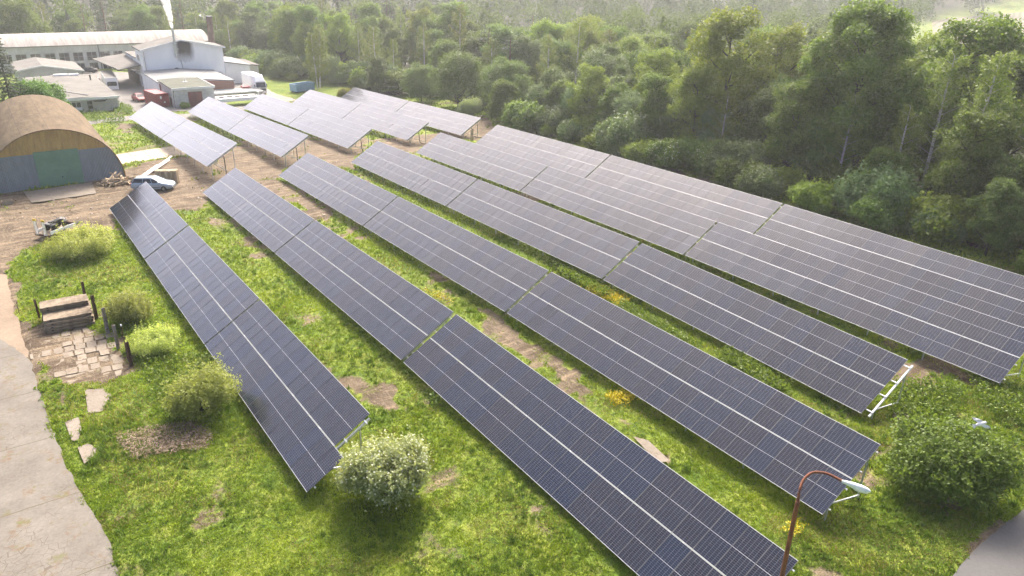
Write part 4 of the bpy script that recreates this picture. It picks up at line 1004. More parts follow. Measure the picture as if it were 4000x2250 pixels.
# steel profiles on the ground
for k, (a_, b_) in enumerate([((13.75, 95.6), (16.9, 101.2)), ((14.05, 95.4), (17.3, 101.0)), ((15.7, 98.5), (19.5, 105.4)), ((15.95, 98.3), (18.8, 103.4))]):
    za, zb = g1(*a_) + .35, g1(*b_) + .30
    o = MB().beam((a_[0], a_[1], za), (b_[0], b_[1], zb), .17, .10).build('steel_profile', M['white_paint'])
    tag(o, ['outer left white metal profile lying behind the silver car', 'inner right white metal profile lying behind the silver car', 'longest white metal profile reaching to the concrete path', 'shorter white metal profile lying under the longest one'][k], 'metal profile', 'white profiles lying behind the car')
# crate at the hangar
o = MB().box(-.5, .5, -.35, .35, 0, .05).box(-.5, -.42, -.35, .35, .05, .4).box(.42, .5, -.35, .35, .05, .4).box(-.42, .42, .29, .35, .05, .4).box(-.42, .42, -.35, -.29, .05, .4).build('crate', M['grey_wood'], None, 0, (.15, 93.6, g1(.15, 93.6)))
tag(o, 'grey open wooden crate lying in front of the arched hall', 'crate')
# concrete slab stacks
def slab(sx, sy, sz, seed):
    r = random.Random(seed); mb = MB(); n = 14
    prof = []
    vs = []
    for i in range(n + 1):
        x = -sx / 2 + sx * i / n
        j = [r.uniform(-.025, .025) for _ in range(4)]
        vs += [(x, -sy / 2 + j[0], 0), (x, sy / 2 + j[1], 0), (x, sy / 2 + j[2], sz + r.uniform(-.015, .015)), (x, -sy / 2 + j[3], sz + r.uniform(-.015, .015))]
    fs = [(i * 4 + k, i * 4 + (k + 1) % 4, (i + 1) * 4 + (k + 1) % 4, (i + 1) * 4 + k) for i in range(n) for k in range(4)] + [(3, 2, 1, 0), (n * 4, n * 4 + 1, n * 4 + 2, n * 4 + 3)]
    mb.add(vs, fs); return mb
z0 = g1(1.9, 56) - .05
for st_, (yc, nl, hh) in enumerate([(55.9, 5, .21), (57.45, 7, .205)]):
    for k in range(nl):
        o = slab(3.05 + rnd.uniform(-.12, .05), 1.32, hh - .035, 10 * st_ + k).build('concrete_slab', M['concrete'], None, .015, (1.9 + rnd.uniform(-.06, .06), yc + rnd.uniform(-.09, .09) + (0.10 * (nl - k) * -.25), z0 + k * hh)); o.rotation_euler = (0, 0, math.radians(-4 + rnd.uniform(-1, 1)))
        w = ['front', 'rear'][st_]
        tag(o, f'topmost weathered concrete slab on the {w} stack beside the paved yard' if k == nl - 1 else f'weathered concrete slab below the top of the {w} stack by the paved yard', 'concrete slab', f'slabs in the {w} stack by the paved yard')
        MB().box(1.35, 1.47, -.685, -.63, .06, .13).box(-1.1, -.98, -.685, -.63, .05, .12).build('lifting_hole', M['black'], o)
# posts
for k, (x, y, h, m, w, lab) in enumerate([(3.35, 59.2, 1.9, 'rust_dark', .16, 'dark rusty post behind the far corner of the concrete slab stacks'), (3.57, 55.93, 1.91, 'rust_dark', .20, 'rusty steel post right beside the slab stack'),
        (3.85, 52.92, 1.99, 'rust_white', .20, 'rusty post with white painted lower half at the paved yard'), (4.04, 49.96, 1.79, 'rust_white', .17, 'whitish weathered post between two dark posts of the paved yard'),
        (4.32, 46.96, 1.77, 'rust_dark', .19, 'dark rusty steel post nearest the camera at the paved yard'), (.2, 58.5, 1.5, 'rust_dark', .13, 'dark post on the left side of the slab stacks')]):
    z = g1(x, y) - .2
    o = MB().box(-w / 2, w / 2, -.02, .02, 0, h + .2).box(-w / 2, -w / 2 + .025, -w * .4, w * .4, 0, h + .2).box(w / 2 - .025, w / 2, -w * .4, w * .4, 0, h + .2).build('steel_post', M[m], None, 0, (x, y, z)); o.rotation_euler = (rnd.uniform(-.03, .03), rnd.uniform(-.03, .03), .3)
    tag(o, lab, 'post', 'old steel posts around the slab yard')
for x, y, h, lab in [(4.25, 47.79, 2.6, 'thin rusty rod with white knob beside the dark post'), (-.95, 60.14, .95, 'short thin rusty rod in the grass left of the slab stacks')]:
    o = MB().tube([(0, 0, -.2), (.03, .02, h)], .022, 6).tube([(.03, .02, h - .05), (.03, .02, h + .06)], .05 if h > 2 else .023, 8, 1 if h > 2 else 0).build('iron_rod', [M['rust_dark'], M['white_trim']], None, 0, (x, y, g1(x, y))); tag(o, lab, 'rod')
for x, y, h in [(60.9, 95.6, 1.7), (61.4, 95.9, 1.8)]:
    o = MB().tube([(0, 0, -.2), (0, 0, h)], .09, 8).build('wooden_post', M['grey_wood'], None, 0, (x, y, g1(x, y))); tag(o, 'weathered wooden post in the gap between the far and near solar blocks', 'post', 'two wooden posts at the block gap')
# straw heap
P = at(np.array([465, 590, 745, 830, 800, 620, 520.]), np.array([1710, 1672, 1650, 1705, 1752, 1775, 1790.]))
C_ = P.mean(0); mb = MB(); k = 0; lo_, hi_ = P.min(0), P.max(0)
while k < 3000:
    x, y = rnd.uniform(lo_[0] - .3, hi_[0] + .3), rnd.uniform(lo_[1] - .3, hi_[1] + .3)
    if not inside(np.array([x + rnd.gauss(0, .15)]), np.array([y + rnd.gauss(0, .15)]), P)[0]: continue
    k += 1; z = g1(x, y) + .04 + .20 * rnd.random() * float(fbm(np.array([x]), np.array([y]), 1.2, 50)[0]) * 1.6
    L_ = rnd.uniform(.10, .32); h = rnd.uniform(0, 6.3); w = rnd.uniform(.012, .03)
    dxx, dyy = math.cos(h) * L_, math.sin(h) * L_; zz = rnd.uniform(-.08, .08)
    mb.add([(x - dyy * w / L_, y + dxx * w / L_, z), (x + dyy * w / L_, y - dxx * w / L_, z), (x + dxx, y + dyy, z + zz)], [(0, 1, 2)], k % 3)
o = mb.build('straw_litter', [mat('straw_a', (.24, .175, .115), .9), mat('straw_b', (.12, .085, .058), .9), mat('straw_c', (.36, .29, .21), .9)]); tag(o, 'low heap of brown straw and chippings on the grass beside the first solar row', None, None, 'stuff')
mb = MB()
for k in range(700):
    u_, v_ = rnd.uniform(-60, 2300), rnd.uniform(480, 1000) if k % 2 else rnd.uniform(560, 860)
    q_ = at(np.float64(u_), np.float64(v_))
    if dirt_at(np.array([q_[0]]), np.array([q_[1]]))[0] < .5: continue
    s_ = rnd.uniform(.03, .11); a_ = rnd.uniform(0, 3)
    mb.obox((q_[0], q_[1], q_[2] + s_ * .3), (s_ * math.cos(a_), s_ * math.sin(a_), rnd.uniform(-.02, .02)), (-s_ * .7 * math.sin(a_), s_ * .7 * math.cos(a_), 0), (0, .01, s_ * .45), k % 2)
o = mb.build('rubble', [mat('rubble_pale', (.42, .37, .30), .9), mat('rubble_brown', (.17, .13, .09), .9)]); tag(o, 'small stones and clods scattered over the bare soil', None, None, 'stuff')
# old tyre ring in the grass
o = MB().tube([(.38 * math.cos(2 * math.pi * k / 20), .38 * math.sin(2 * math.pi * k / 20), .06) for k in range(21)], .11, 8).build('old_tyre', M['concrete'], None, 0, (39.6, 15.7, g1(39.6, 15.7) + .05)); tag(o, 'old round ring lying in the grass beside the bare table end', 'ring')

# street lamp
bx, by = 18.62, 9.5; bz = g1(bx, by)
def smooth(pts, n=5):
    pts = [np.array(q, float) for q in pts]; out = []
    for i in range(len(pts) - 1):
        a, b, c, d = pts[max(i - 1, 0)], pts[i], pts[i + 1], pts[min(i + 2, len(pts) - 1)]
        for k in range(n):
            t = k / n; out.append(.5 * ((2 * b) + (c - a) * t + (2 * a - 5 * b + 4 * c - d) * t * t + (3 * b - a - 3 * c + d) * t ** 3))
    return out + [pts[-1]]
R = empty('street_lamp', (bx, by, bz), 0, 'rusty curved street lamp with pale oval head', 'street lamp')
o3 = np.array((bx, by, bz))
top = on_y(3116, 1960, 9.5)
MB().tube([(0, 0, -.3), on_y(3057, 2240, 9.5) - o3, top - o3], [.085, .075, .068], 12).build('pole', M['rust'], R)
arc = [top - (0, 0, .25), top, on_z(3124, 1915, 9.02), on_z(3140, 1873, 9.22), on_z(3175, 1846, 9.36), on_z(3230, 1850, 9.40), on_z(3292, 1880, 9.38)]
arc_ = smooth([np.array(q) - o3 for q in arc]); MB().tube(arc_, [.068] * 3 + [.05] * 4 + [.043] * (len(arc_) - 7), 12).build('arm', M['rust'], R)
h0, h1 = on_z(3288, 1879, 9.39) - o3, on_z(3402, 1921, 9.34) - o3
dh = (h1 - h0)
mb = MB(); mb.tube([h0 + dh * t for t in (0, .1, .2, .4, .65, .85, .96, 1)], [.045, .055, .070, .095, .105, .085, .05, .01], 14)
mb.build('lamp_head', mat('lamp_shell', (.66, .70, .69), .5, var=.15, scale=6), R)
mb = MB(); mb.tube([h0 + dh * t + np.array((0, 0, -.035)) for t in (.35, .5, .7, .88, .97)], [.03, .11, .115, .085, .02], 14); mb.build('lamp_glass', mat('lamp_glass', (.72, .73, .74), .25), R)

# bird in flight
vb = rays(3832, 1655); c0 = vb * 17.0 + CAM_P
def bp(px, py, d=17.0): return rays(px, py) * d + CAM_P
bw = mat('bird_feathers', (.66, .65, .66), .7, scale=20, col2=(.55, .55, .57)); bt = mat('bird_wing_tip', (.16, .16, .18), .7)
R = empty('flying_pigeon', c0, 0, 'pale grey bird gliding above the big bush', 'bird')
hd, tl = bp(3853, 1649, 17.03) - c0, bp(3806, 1663, 16.96) - c0
mb = MB(); ax_ = tl - hd
mb.tube([hd + ax_ * t for t in (0, .06, .14, .22, .40, .60, .78, .9)], [.011, .028, .031, .032, .054, .047, .030, .022], 12)
sw_ = (bp(3838, 1668, 17) - bp(3826, 1640, 17)); sw_ /= np.linalg.norm(sw_); nrm_ = np.cross(ax_ / np.linalg.norm(ax_), sw_); nrm_ *= np.sign(nrm_[2])
a_, b_ = hd + ax_ * .82, hd + ax_ * 1.12
mb.add([a_ - sw_ * .02 + nrm_ * .006, a_ + sw_ * .02 + nrm_ * .006, b_ + sw_ * .06 + nrm_ * .006, b_ - sw_ * .06 + nrm_ * .006, a_ - sw_ * .02 - nrm_ * .004, a_ + sw_ * .02 - nrm_ * .004, b_ + sw_ * .06 - nrm_ * .004, b_ - sw_ * .06 - nrm_ * .004], [(0, 1, 2, 3), (7, 6, 5, 4), (0, 3, 7, 4), (1, 5, 6, 2), (3, 2, 6, 7), (0, 4, 5, 1)])
mb.build('body', bw, R)
for tip, sgn in (((3797, 1628), -1), ((3870, 1676), 1)):
    tp = bp(*tip, 17.0 + .05) - c0; s0 = hd + ax_ * .20 + sw_ * .03 * sgn; s1 = hd + ax_ * .60 + sw_ * .03 * sgn
    mids = s0 * .45 + tp * .55 + nrm_ * .05; mb = MB(); th_ = .006
    A_ = [s0, s0 * .55 + tp * .45 - ax_ * .06 + nrm_ * .045, tp, s1 * .42 + tp * .58 + ax_ * .12 + nrm_ * .02, s1]
    mb.add([p + nrm_ * th_ for p in A_] + [p - nrm_ * th_ for p in A_], [(0, 1, 3, 4), (1, 2, 3), (9, 8, 6, 5), (8, 7, 6), (0, 5, 6, 1), (1, 6, 7, 2), (2, 7, 8, 3), (3, 8, 9, 4), (4, 9, 5, 0)])
    w_ = mb.build('wing', bw, R)
    mb = MB(); B_ = [tp * .75 + s0 * .25 + nrm_ * .02, tp * 1.0, tp * .75 + s1 * .25 + ax_ * .03 + nrm_ * .02]
    mb.add([p + nrm_ * .010 for p in B_] + [p - nrm_ * .010 for p in B_], [(0, 1, 2), (5, 4, 3), (0, 3, 4, 1), (1, 4, 5, 2), (2, 5, 3, 0)]); mb.build('flight_feathers', bt, w_)

# ------------------------------------------------------------------ vegetation
def leaf_mesh(name, C, size, tone, mats, up=0.35, droop=0.0, aspect=0.62, seed=0, midx=None, center=None):
    """many small leaf faces (diamonds) around the points C"""
    r = np.random.default_rng(seed); n = len(C)
    size = np.broadcast_to(size, n) * r.uniform(.7, 1.3, n)
    nn = r.normal(size=(n, 3)); nn /= np.linalg.norm(nn, axis=1)[:, None]
    out = C - (C.mean(0) if center is None else center); out /= np.linalg.norm(out, axis=1)[:, None] + 1e-6
    nn = nn * .75 + out * .45 + np.array((0, 0, up)); nn /= np.linalg.norm(nn, axis=1)[:, None]
    t = r.normal(size=(n, 3)); t[:, 2] -= droop * 3; a = t - nn * (t * nn).sum(1)[:, None]; a /= np.linalg.norm(a, axis=1)[:, None] + 1e-6
    b = np.cross(nn, a)
    h = size[:, None] / 2
    V = np.stack([C - a * h, C + b * h * aspect, C + a * h, C - b * h * aspect], 1).reshape(-1, 3).astype(np.float32)
    me = bpy.data.meshes.new(name)
    me.vertices.add(4 * n); me.vertices.foreach_set('co', V.ravel())
    me.loops.add(4 * n); me.loops.foreach_set('vertex_index', np.arange(4 * n, dtype=np.int32))
    me.polygons.add(n); me.polygons.foreach_set('loop_start', (np.arange(n) * 4).astype(np.int32)); me.polygons.foreach_set('loop_total', np.full(n, 4, np.int32))
    me.update()
    at_ = me.attributes.new('tone', 'FLOAT', 'FACE'); at_.data.foreach_set('value', np.clip(tone, 0, 1).astype(np.float32))
    for m in (mats if isinstance(mats, list) else [mats]): me.materials.append(m)
    if midx is not None: me.polygons.foreach_set('material_index', midx.astype(np.int32))
    return me
def shell_points(r, lobes, per, thick=.30, low=-.55):
    """points spread near the surfaces of overlapping lobes, in clumps"""
    P = []; T = []
    for (c, R) in lobes:
        c = np.array(c); R = np.array(R) if hasattr(R, '__len__') else np.array((R, R, R))
        nc = max(4, int(per[0] * (R.mean() ** 2)))
        d = r.normal(size=(nc * 3, 3)); d /= np.linalg.norm(d, axis=1)[:, None]; d = d[d[:, 2] > low][:nc]
        q = c + d * R * (1 - thick * r.random(len(d))[:, None] ** 1.5)
        keep = np.ones(len(q), bool)
        for (c2, R2) in lobes:
            R2 = np.array(R2) if hasattr(R2, '__len__') else np.array((R2,) * 3)
            if np.allclose(c2, c): continue
            keep &= (((q - np.array(c2)) / R2) ** 2).sum(1) > .55
        q = q[keep]
        tc = r.random(len(q))
        s = per[2] * r.uniform(.7, 1.4, len(q))
        e = r.normal(size=(len(q), per[1], 3)) * s[:, None, None] * np.array((1, 1, .62))
        P.append((q[:, None] + e).reshape(-1, 3)); T.append((tc[:, None] * .55 + r.random((len(q), per[1])) * .45).ravel())
        if per[0] * R.mean() ** 2 > 8:
            m = int(26 * R.mean()); d = r.normal(size=(m, 3)); d /= np.linalg.norm(d, axis=1)[:, None]; d = d[d[:, 2] > -.3]
            u = r.random((len(d), 15)); L_ = r.uniform(.25, .75, (len(d), 1)) * (.55 + .45 * R.mean())
            q = c + d[:, None] * R * .9 + (d * .8 + np.array((0, 0, .35)))[:, None] * (u * L_)[..., None] + r.normal(size=(len(d), 15, 3)) * .10
            P.append(q.reshape(-1, 3)); T.append((.35 + .65 * r.random(q.shape[:2])).ravel())
    return np.vstack(P), np.concatenate(T)
def trunk_mesh(name, path, r0, r1, limbs, m, n=8):
    mb = MB(); k = len(path)
    mb.tube(path, [r0 * 1.25] + [r0 + (r1 - r0) * i / (k - 1) for i in range(1, k)], n)
    for (a, b, ra) in limbs:
        a, b = np.array(a), np.array(b); mid = (a + b) / 2 + np.array((0, 0, -.08 * np.linalg.norm(b - a)))
        mb.tube([a, mid, b], [ra, ra * .65, ra * .22], 5, 0, False)
    o = mb.build(name, m); me = o.data; bpy.data.objects.remove(o); return me
PROTO = {}
def proto(kind, crown, trunk, extra=None):
    PROTO.setdefault(kind, []).append((crown, trunk, extra))
L1 = leafmat('leaf_mid', (0.067, 0.120, 0.023), (0.173, 0.247, 0.046), .42)
L2 = leafmat('leaf_bright', (0.098, 0.165, 0.024), (0.247, 0.319, 0.048), .46)
L3 = leafmat('leaf_birch', (0.090, 0.132, 0.028), (0.207, 0.248, 0.058), .44)
L4 = leafmat('leaf_silver', (0.083, 0.134, 0.048), (0.182, 0.259, 0.095), .30)
L5 = leafmat('needles', (0.026, 0.048, 0.021), (0.068, 0.098, 0.042), .15, .02)
L6 = leafmat('leaf_dark', (0.055, 0.101, 0.024), (0.139, 0.203, 0.046), .38)
L7 = leafmat('leaf_yellow', (0.12, 0.15, 0.02), (0.28, 0.27, 0.045), .4)
LW = leafmat('blossom', (0.36, 0.40, 0.25), (0.68, 0.70, 0.54), .25, .0)

def broadleaf(seed, H, Rw, mt, name, dens=1.0, leaf=.29, crown_lo=.07, nl=15, kind='broad', bark='bark', tall=1.0):
    r = np.random.default_rng(seed); lobes = []
    zc = H * (crown_lo + 1) / 2; hz = H * (1 - crown_lo) / 2
    lobes.append(((0, 0, zc * .94), (Rw * .60, Rw * .60, hz * .74)))
    for k in range(nl):
        t = (k + .5) / nl; z = H * (crown_lo + .10) + t * H * (1 - crown_lo - .16)
        env = Rw * math.sin(math.pi * min(.95, (.22 + .70 * t ** 1.15))) ** .6
        a = k * 2.4 + r.uniform(-.5, .5); R = Rw * r.uniform(.20, .44) * (1.10 - .45 * t)
        rr = max(0, env - R * .75) * r.uniform(.75, 1.08)
        lobes.append(((rr * math.cos(a), rr * math.sin(a), z), (R, R, R * r.uniform(.75, 1.0) * tall)))
    for q_ in range(4): lobes.append(((r.uniform(-.42, .42) * Rw, r.uniform(-.42, .42) * Rw, H - Rw * r.uniform(.24, .5)), (Rw * r.uniform(.22, .34),) * 3))
    C, T = shell_points(r, lobes, (36.0 * dens, 16, .33), .50)
    C = C[C[:, 2] > .3]; T = T[:len(C)]
    crown = leaf_mesh(name + '_crown', C, leaf, T, mt, seed=seed, center=np.array((0, 0, zc * .8)))
    path = [(0, 0, -.3), (r.uniform(-.1, .1), .05, H * .15), (r.uniform(-.3, .3), r.uniform(-.3, .3), H * .45), (r.uniform(-.4, .4), r.uniform(-.4, .4), H * .82)]
    limbs = []
    for (c, R) in lobes[1:]:
        zz = max(H * .12, c[2] - np.hypot(c[0], c[1]) * .8); f = zz / (H * .82)
        base = np.array([np.interp(zz, [p[2] for p in path], [p[j] for p in path]) for j in (0, 1)] + [zz]); limbs.append((base, c, .035 * H * .35 * (1.1 - .7 * f)))
    proto(kind, crown, trunk_mesh(name + '_trunk', path, H * .016, H * .004, limbs, M[bark]))
def birch(seed, H, Rw, kind='birch', stems=1, mt=None, bark='birch_bark'):
    r = np.random.default_rng(seed); P = []; T = []; limbs = []; paths = []
    for s in range(stems):
        ox, oy = (0, 0) if stems == 1 else ((s - .5) * 1.6, r.uniform(-.3, .3)); Hs = H * (1 - .10 * s)
        lean = r.uniform(-.25, .25, 2) + (np.array((s - .5, 0)) * 1.2 if stems > 1 else 0)
        path = [(ox * .5, oy, -.3), (ox * .7 + lean[0] * .4, oy + lean[1] * .4, Hs * .35), (ox + lean[0], oy + lean[1], Hs * .7), (ox + lean[0] * 1.1, oy + lean[1], Hs * .97)]
        paths.append(path)
        nb = 30
        for k in range(nb):
            t = .18 + .80 * (k + r.random()) / nb; z0 = Hs * t; b0 = np.array([np.interp(z0, [p[2] for p in path], [p[j] for p in path]) for j in (0, 1)] + [z0])
            a = k * 2.4 + r.uniform(-.4, .4); L_ = Rw * (1.02 - .82 * t) * r.uniform(.7, 1.2) * (1 if t > .3 else .75)
            tip = b0 + np.array((math.cos(a) * L_, math.sin(a) * L_, L_ * .55)); limbs.append((b0, tip, .03))
            for u in np.linspace(.35, 1.05, 5):
                q = b0 * (1 - u) + tip * u + np.array((0, 0, .12 * u)); 
                for st in range(3):
                    q2 = q + r.normal(size=3) * np.array((.22, .22, .1)); ln = r.uniform(.5, 1.5) * (.5 + .6 * u); m = int(7 + ln * 7)
                    zz = r.random(m) * ln; w = r.normal(size=(m, 2)) * .10
                    P.append(np.c_[q2[0] + w[:, 0], q2[1] + w[:, 1], q2[2] - zz]); T.append(np.full(m, r.random()) * .5 + r.random(m) * .5)
    C = np.vstack(P); T = np.concatenate(T)
    crown = leaf_mesh('birch_crown', C, .21, T, mt or L3, up=.1, droop=.7, aspect=.6, seed=seed, center=np.array((0, 0, H * .5)))
    mb = MB()
    for path in paths: mb.tube(path, [H * .012, H * .010, H * .007, H * .002], 8)
    for a, b, ra in limbs: mb.tube([a, (np.array(a) + b) / 2 + (0, 0, .1), b], [ra, ra * .6, .008], 4, 0, False)
    o = mb.build('birch_trunk', M[bark]); me = o.data; bpy.data.objects.remove(o)
    proto(kind, crown, me)
def spruce(seed, H, Rw):
    r = np.random.default_rng(seed); P = []; T = []; z = H * .08; k = 0; limbs = []
    while z < H * .985:
        t = z / H; L_ = Rw * (1 - t) ** .85 + .12; nb = 7
        for j in range(nb):
            a = k * .7 + 2 * math.pi * j / nb + r.uniform(-.2, .2); LL = L_ * r.uniform(.75, 1.15)
            m = int(10 + LL * 20); u = r.random(m) ** .7
            w = r.normal(size=m) * .16 * LL * (1.1 - u); x = u * LL
            dz = -.18 * x - .10 * x * x / max(L_, .4) + r.normal(size=m) * .06 + .22 * LL * (u > .85) * .3
            P.append(np.c_[x * math.cos(a) - w * math.sin(a), x * math.sin(a) + w * math.cos(a), z + dz]); T.append(np.clip(u * .6 + r.random(m) * .4, 0, 1))
        z += .34 + .03 * H * (1 - t) * .8; k += 1
    C = np.vstack(P); crown = leaf_mesh('spruce_crown', C, .30, np.concatenate(T), L5, up=.5, aspect=.42, seed=seed, center=np.array((0, 0, H * .4)))
    proto('spruce', crown, trunk_mesh('spruce_trunk', [(0, 0, -.3), (0, 0, H * .5), (0, 0, H * .98)], H * .014, .02, [], M['bark']))
def pine(seed, H, Rw):
    r = np.random.default_rng(seed); lobes = []; path = [(0, 0, -.3), (.2, .1, H * .4), (-.1, .2, H * .75), (.1, 0, H * .97)]; limbs = []
    for k in range(15):
        t = .42 + .56 * (k + .3) / 15; a = k * 2.4; L_ = Rw * (1.15 - t) * r.uniform(.9, 1.5) + .25
        c = (L_ * math.cos(a), L_ * math.sin(a), H * t + r.uniform(-.2, .4)); R = r.uniform(.75, 1.15) * (1.25 - .5 * t)
        lobes.append((c, (R, R, R * .42))); limbs.append(((0, .1, H * t - .5), c, .05))
    C, T = shell_points(r, lobes, (16, 16, .20), .5, -.4)
    crown = leaf_mesh('pine_crown', C, .26, T, L5, up=.4, aspect=.35, seed=seed)
    proto('pine', crown, trunk_mesh('pine_trunk', path, H * .014, H * .004, limbs, M['pine_bark']))
def shrub(seed, H, Rw, mt, kind, leaf=.16, dens=1.0, blossom=0.0, nl=9, spiky=0.0):
    r = np.random.default_rng(seed); lobes = [((0, 0, H * .45), (Rw * .62, Rw * .62, H * .47))]
    for k in range(nl):
        a = k * 2.4 + r.uniform(-.3, .3); rr = Rw * r.uniform(.35, .70); R = Rw * r.uniform(.28, .42)
        lobes.append(((rr * math.cos(a), rr * math.sin(a), H * r.uniform(.28, .70) * (1.15 - .45 * rr / Rw)), (R, R, R * .9 * min(1.4, H / Rw))))
    C, T = shell_points(r, lobes, (190 * dens / max(.5, Rw / 2) ** 1.6, 16, .12 + .03 * Rw), .50, -.45)
    if spiky:
        m = int(60 * spiky); sp = C[r.integers(0, len(C), m)]; u = np.repeat(sp, 14, 0) + np.c_[r.normal(size=(m * 14, 2)) * .07, r.random(m * 14) * .75]; C = np.vstack([C, u]); T = np.r_[T, .6 + .4 * r.random(len(u))]
    k_ = C[:, 2] > .03; C, T = C[k_], T[k_]
    crown = leaf_mesh(kind + '_foliage', C, leaf, T, mt, seed=seed, center=np.array((0, 0, H * .3)))
    limbs = [((0, 0, .1), c, .03) for c, R in lobes[1:]]
    ex = None
    if blossom:
        top = C[(C[:, 2] > H * .35)]; out = np.linalg.norm(top[:, :2], axis=1) / Rw + top[:, 2] / H; pk = top[r.random(len(top)) < blossom * np.clip(out - .55, 0, 1)]
        ex = leaf_mesh(kind + '_blossom', pk + r.normal(size=pk.shape) * .05 + np.array((0, 0, .06)), leaf * .62, r.random(len(pk)), LW, up=.9, aspect=.95, seed=seed + 1)
    proto(kind, crown, trunk_mesh(kind + '_stem', [(0, 0, -.2), (0, 0, .2), (.05, .05, H * .5)], .05, .02, limbs, M['bark'], 6), ex)

for s_, (H, R_) in enumerate([(14, 5.0), (13, 5.4), (15, 4.8), (12, 5.0)]): broadleaf(10 + s_, H, R_, L1, 'broadleaf', 1.0)
broadleaf(17, 21, 7.2, L1, 'bigleaf', 1.0, .31, .04, 26, 'big')
for s_, (H, R_) in enumerate([(14, 5.0), (12, 5.2)]): broadleaf(20 + s_, H, R_, L6, 'darkleaf', 1.0, kind='dark')
for s_, (H, R_) in enumerate([(15, 4.8), (16, 5.2)]): broadleaf(30 + s_, H, R_, L2, 'brightleaf', .72, .27, .15, 15, 'bright')
for s_, (H, R_) in enumerate([(11, 5.0), (10, 5.4)]): broadleaf(40 + s_, H, R_, L4, 'silverleaf', 1.15, .24, .10, 14, 'silver')
for s_, (H, R_) in enumerate([(9.5, 5.2), (9, 4.8)]): broadleaf(45 + s_, H, R_, leafmat('leaf_willow%d' % s_, (0.078, 0.142, 0.033), (0.171, 0.249, 0.061), .36), 'willow', 1.3, .22, .12, 17, 'willow')
for s_, (H, R_) in enumerate([(15, 4.2), (14, 3.8), (16, 4.4)]): birch(50 + s_, H, R_)
birch(57, 14, 3.1, 'twin_birch', 2, leafmat('leaf_birch_light', (.085, .115, .022), (.19, .215, .05), .45))
for s_, (H, R_) in enumerate([(17, 3.4), (15, 3.0)]): spruce(60 + s_, H, R_)
for s_ in range(2): pine(70 + s_, 16, 3.2)
shrub(80, 2.8, 2.1, leafmat('leaf_pale', (0.17, 0.235, 0.085), (0.40, 0.46, 0.22), .5), 'white_bush', .16, .55, .20, 12, 9)
shrub(81, 3.4, 3.1, L1, 'big_bush', .17, 1.35, 0, 13)
shrub(82, 2.2, 3.0, leafmat('leaf_grassy', (0.166, 0.233, 0.047), (0.468, 0.503, 0.140), .4), 'weed_bush', .13, 1.3, .02, 12, 3)
shrub(83, 2.0, 1.9, leafmat('leaf_sallow', (0.13, 0.19, 0.035), (0.33, 0.38, 0.11), .5), 'sallow_bush', .12, .42, 0, 9, 9)
shrub(84, 3.0, 2.4, L1, 'shrub', .22, 1.0); shrub(85, 2.6, 2.2, L2, 'shrub', .22, 1.0); shrub(86, 3.4, 2.5, L4, 'shrub', .2, 1.0)
shrub(87, 4.2, 3.0, L1, 'elder', .24, 1.0, .10, 11)
shrub(88, 2.3, 1.9, L7, 'yellow_bush', .16, 1.1)
shrub(89, 5.2, 3.1, leafmat('leaf_thuja', (0.058, 0.130, 0.015), (0.130, 0.234, 0.030), .3), 'hedge_tree', .17, 1.6, 0, 12)

NAMES = {'broad': 'broadleaf_tree', 'big': 'broadleaf_tree', 'dark': 'broadleaf_tree', 'bright': 'poplar_tree', 'silver': 'alder_tree', 'willow': 'willow_tree', 'birch': 'birch_tree', 'twin_birch': 'birch_tree', 'spruce': 'spruce_tree', 'pine': 'pine_tree',
         'white_bush': 'flowering_bush', 'big_bush': 'bush', 'weed_bush': 'bush', 'sallow_bush': 'bush', 'shrub': 'bush', 'elder': 'elder_bush', 'yellow_bush': 'bush', 'hedge_tree': 'hedge_tree'}
def plant(kind, x, y, s=1.0, rz=None, label=None, cat='tree', group=None, var=0, zs=1.0, dz=0.0):
    crown, trunk, extra = PROTO[kind][var % len(PROTO[kind])]
    R = empty(NAMES[kind], (x, y, g1(x, y) + dz), rnd.uniform(0, 6.28) if rz is None else rz, label, cat, group); R.scale = (s, s, s * zs)
    bush = cat == 'bush'
    link('foliage' if bush else 'crown', crown, R); link('stem' if bush else 'trunk', trunk, R)
    if extra is not None: link('blossom', extra, R)
    TAKEN.append((x, y)); return R
TAKEN = []
def free(x, y, d): return all((x - a) ** 2 + (y - b) ** 2 > d * d for a, b in TAKEN)
def by_px(px, py, h=0.0):
    p = at(px, py, h); return p[0], p[1]
# bushes on the open ground
x, y = 12.0, 26.0; plant('white_bush', x, y, 1.0, 1.0, 'rounded bush covered in white blossom beside the near end of the first solar row', 'bush')
x, y = 35.2, 11.3; plant('big_bush', x, y, 1.0, .4, 'large dense green bush near the asphalt road, bird above it', 'bush')
x, y = 4.6, 71.3; plant('weed_bush', x, y, 1.0, .2, 'wide pale green bush right in front of the car trailer', 'bush')
x, y = 5.6, 54.0; plant('sallow_bush', x, y, .95, .2, 'yellowish feathery bush right of the concrete slab stacks', 'bush')
x, y = 6.6, 38.8; plant('sallow_bush', x, y, 1.08, 2.2, 'larger yellow green bush between the straw heap and the first solar row', 'bush')
plant('weed_bush', 5.9, 48.3, .62, 0, 'low green bush beside the dark posts of the paved yard', 'bush')
plant('yellow_bush', 64.0, 151.0, 1.0, 0, 'bright yellow bush at the far corner of the last short solar row', 'bush')
plant('shrub', 31.9, 151.6, .45, 0, 'small green shrub beside the rust red double doors', 'bush', var=1)
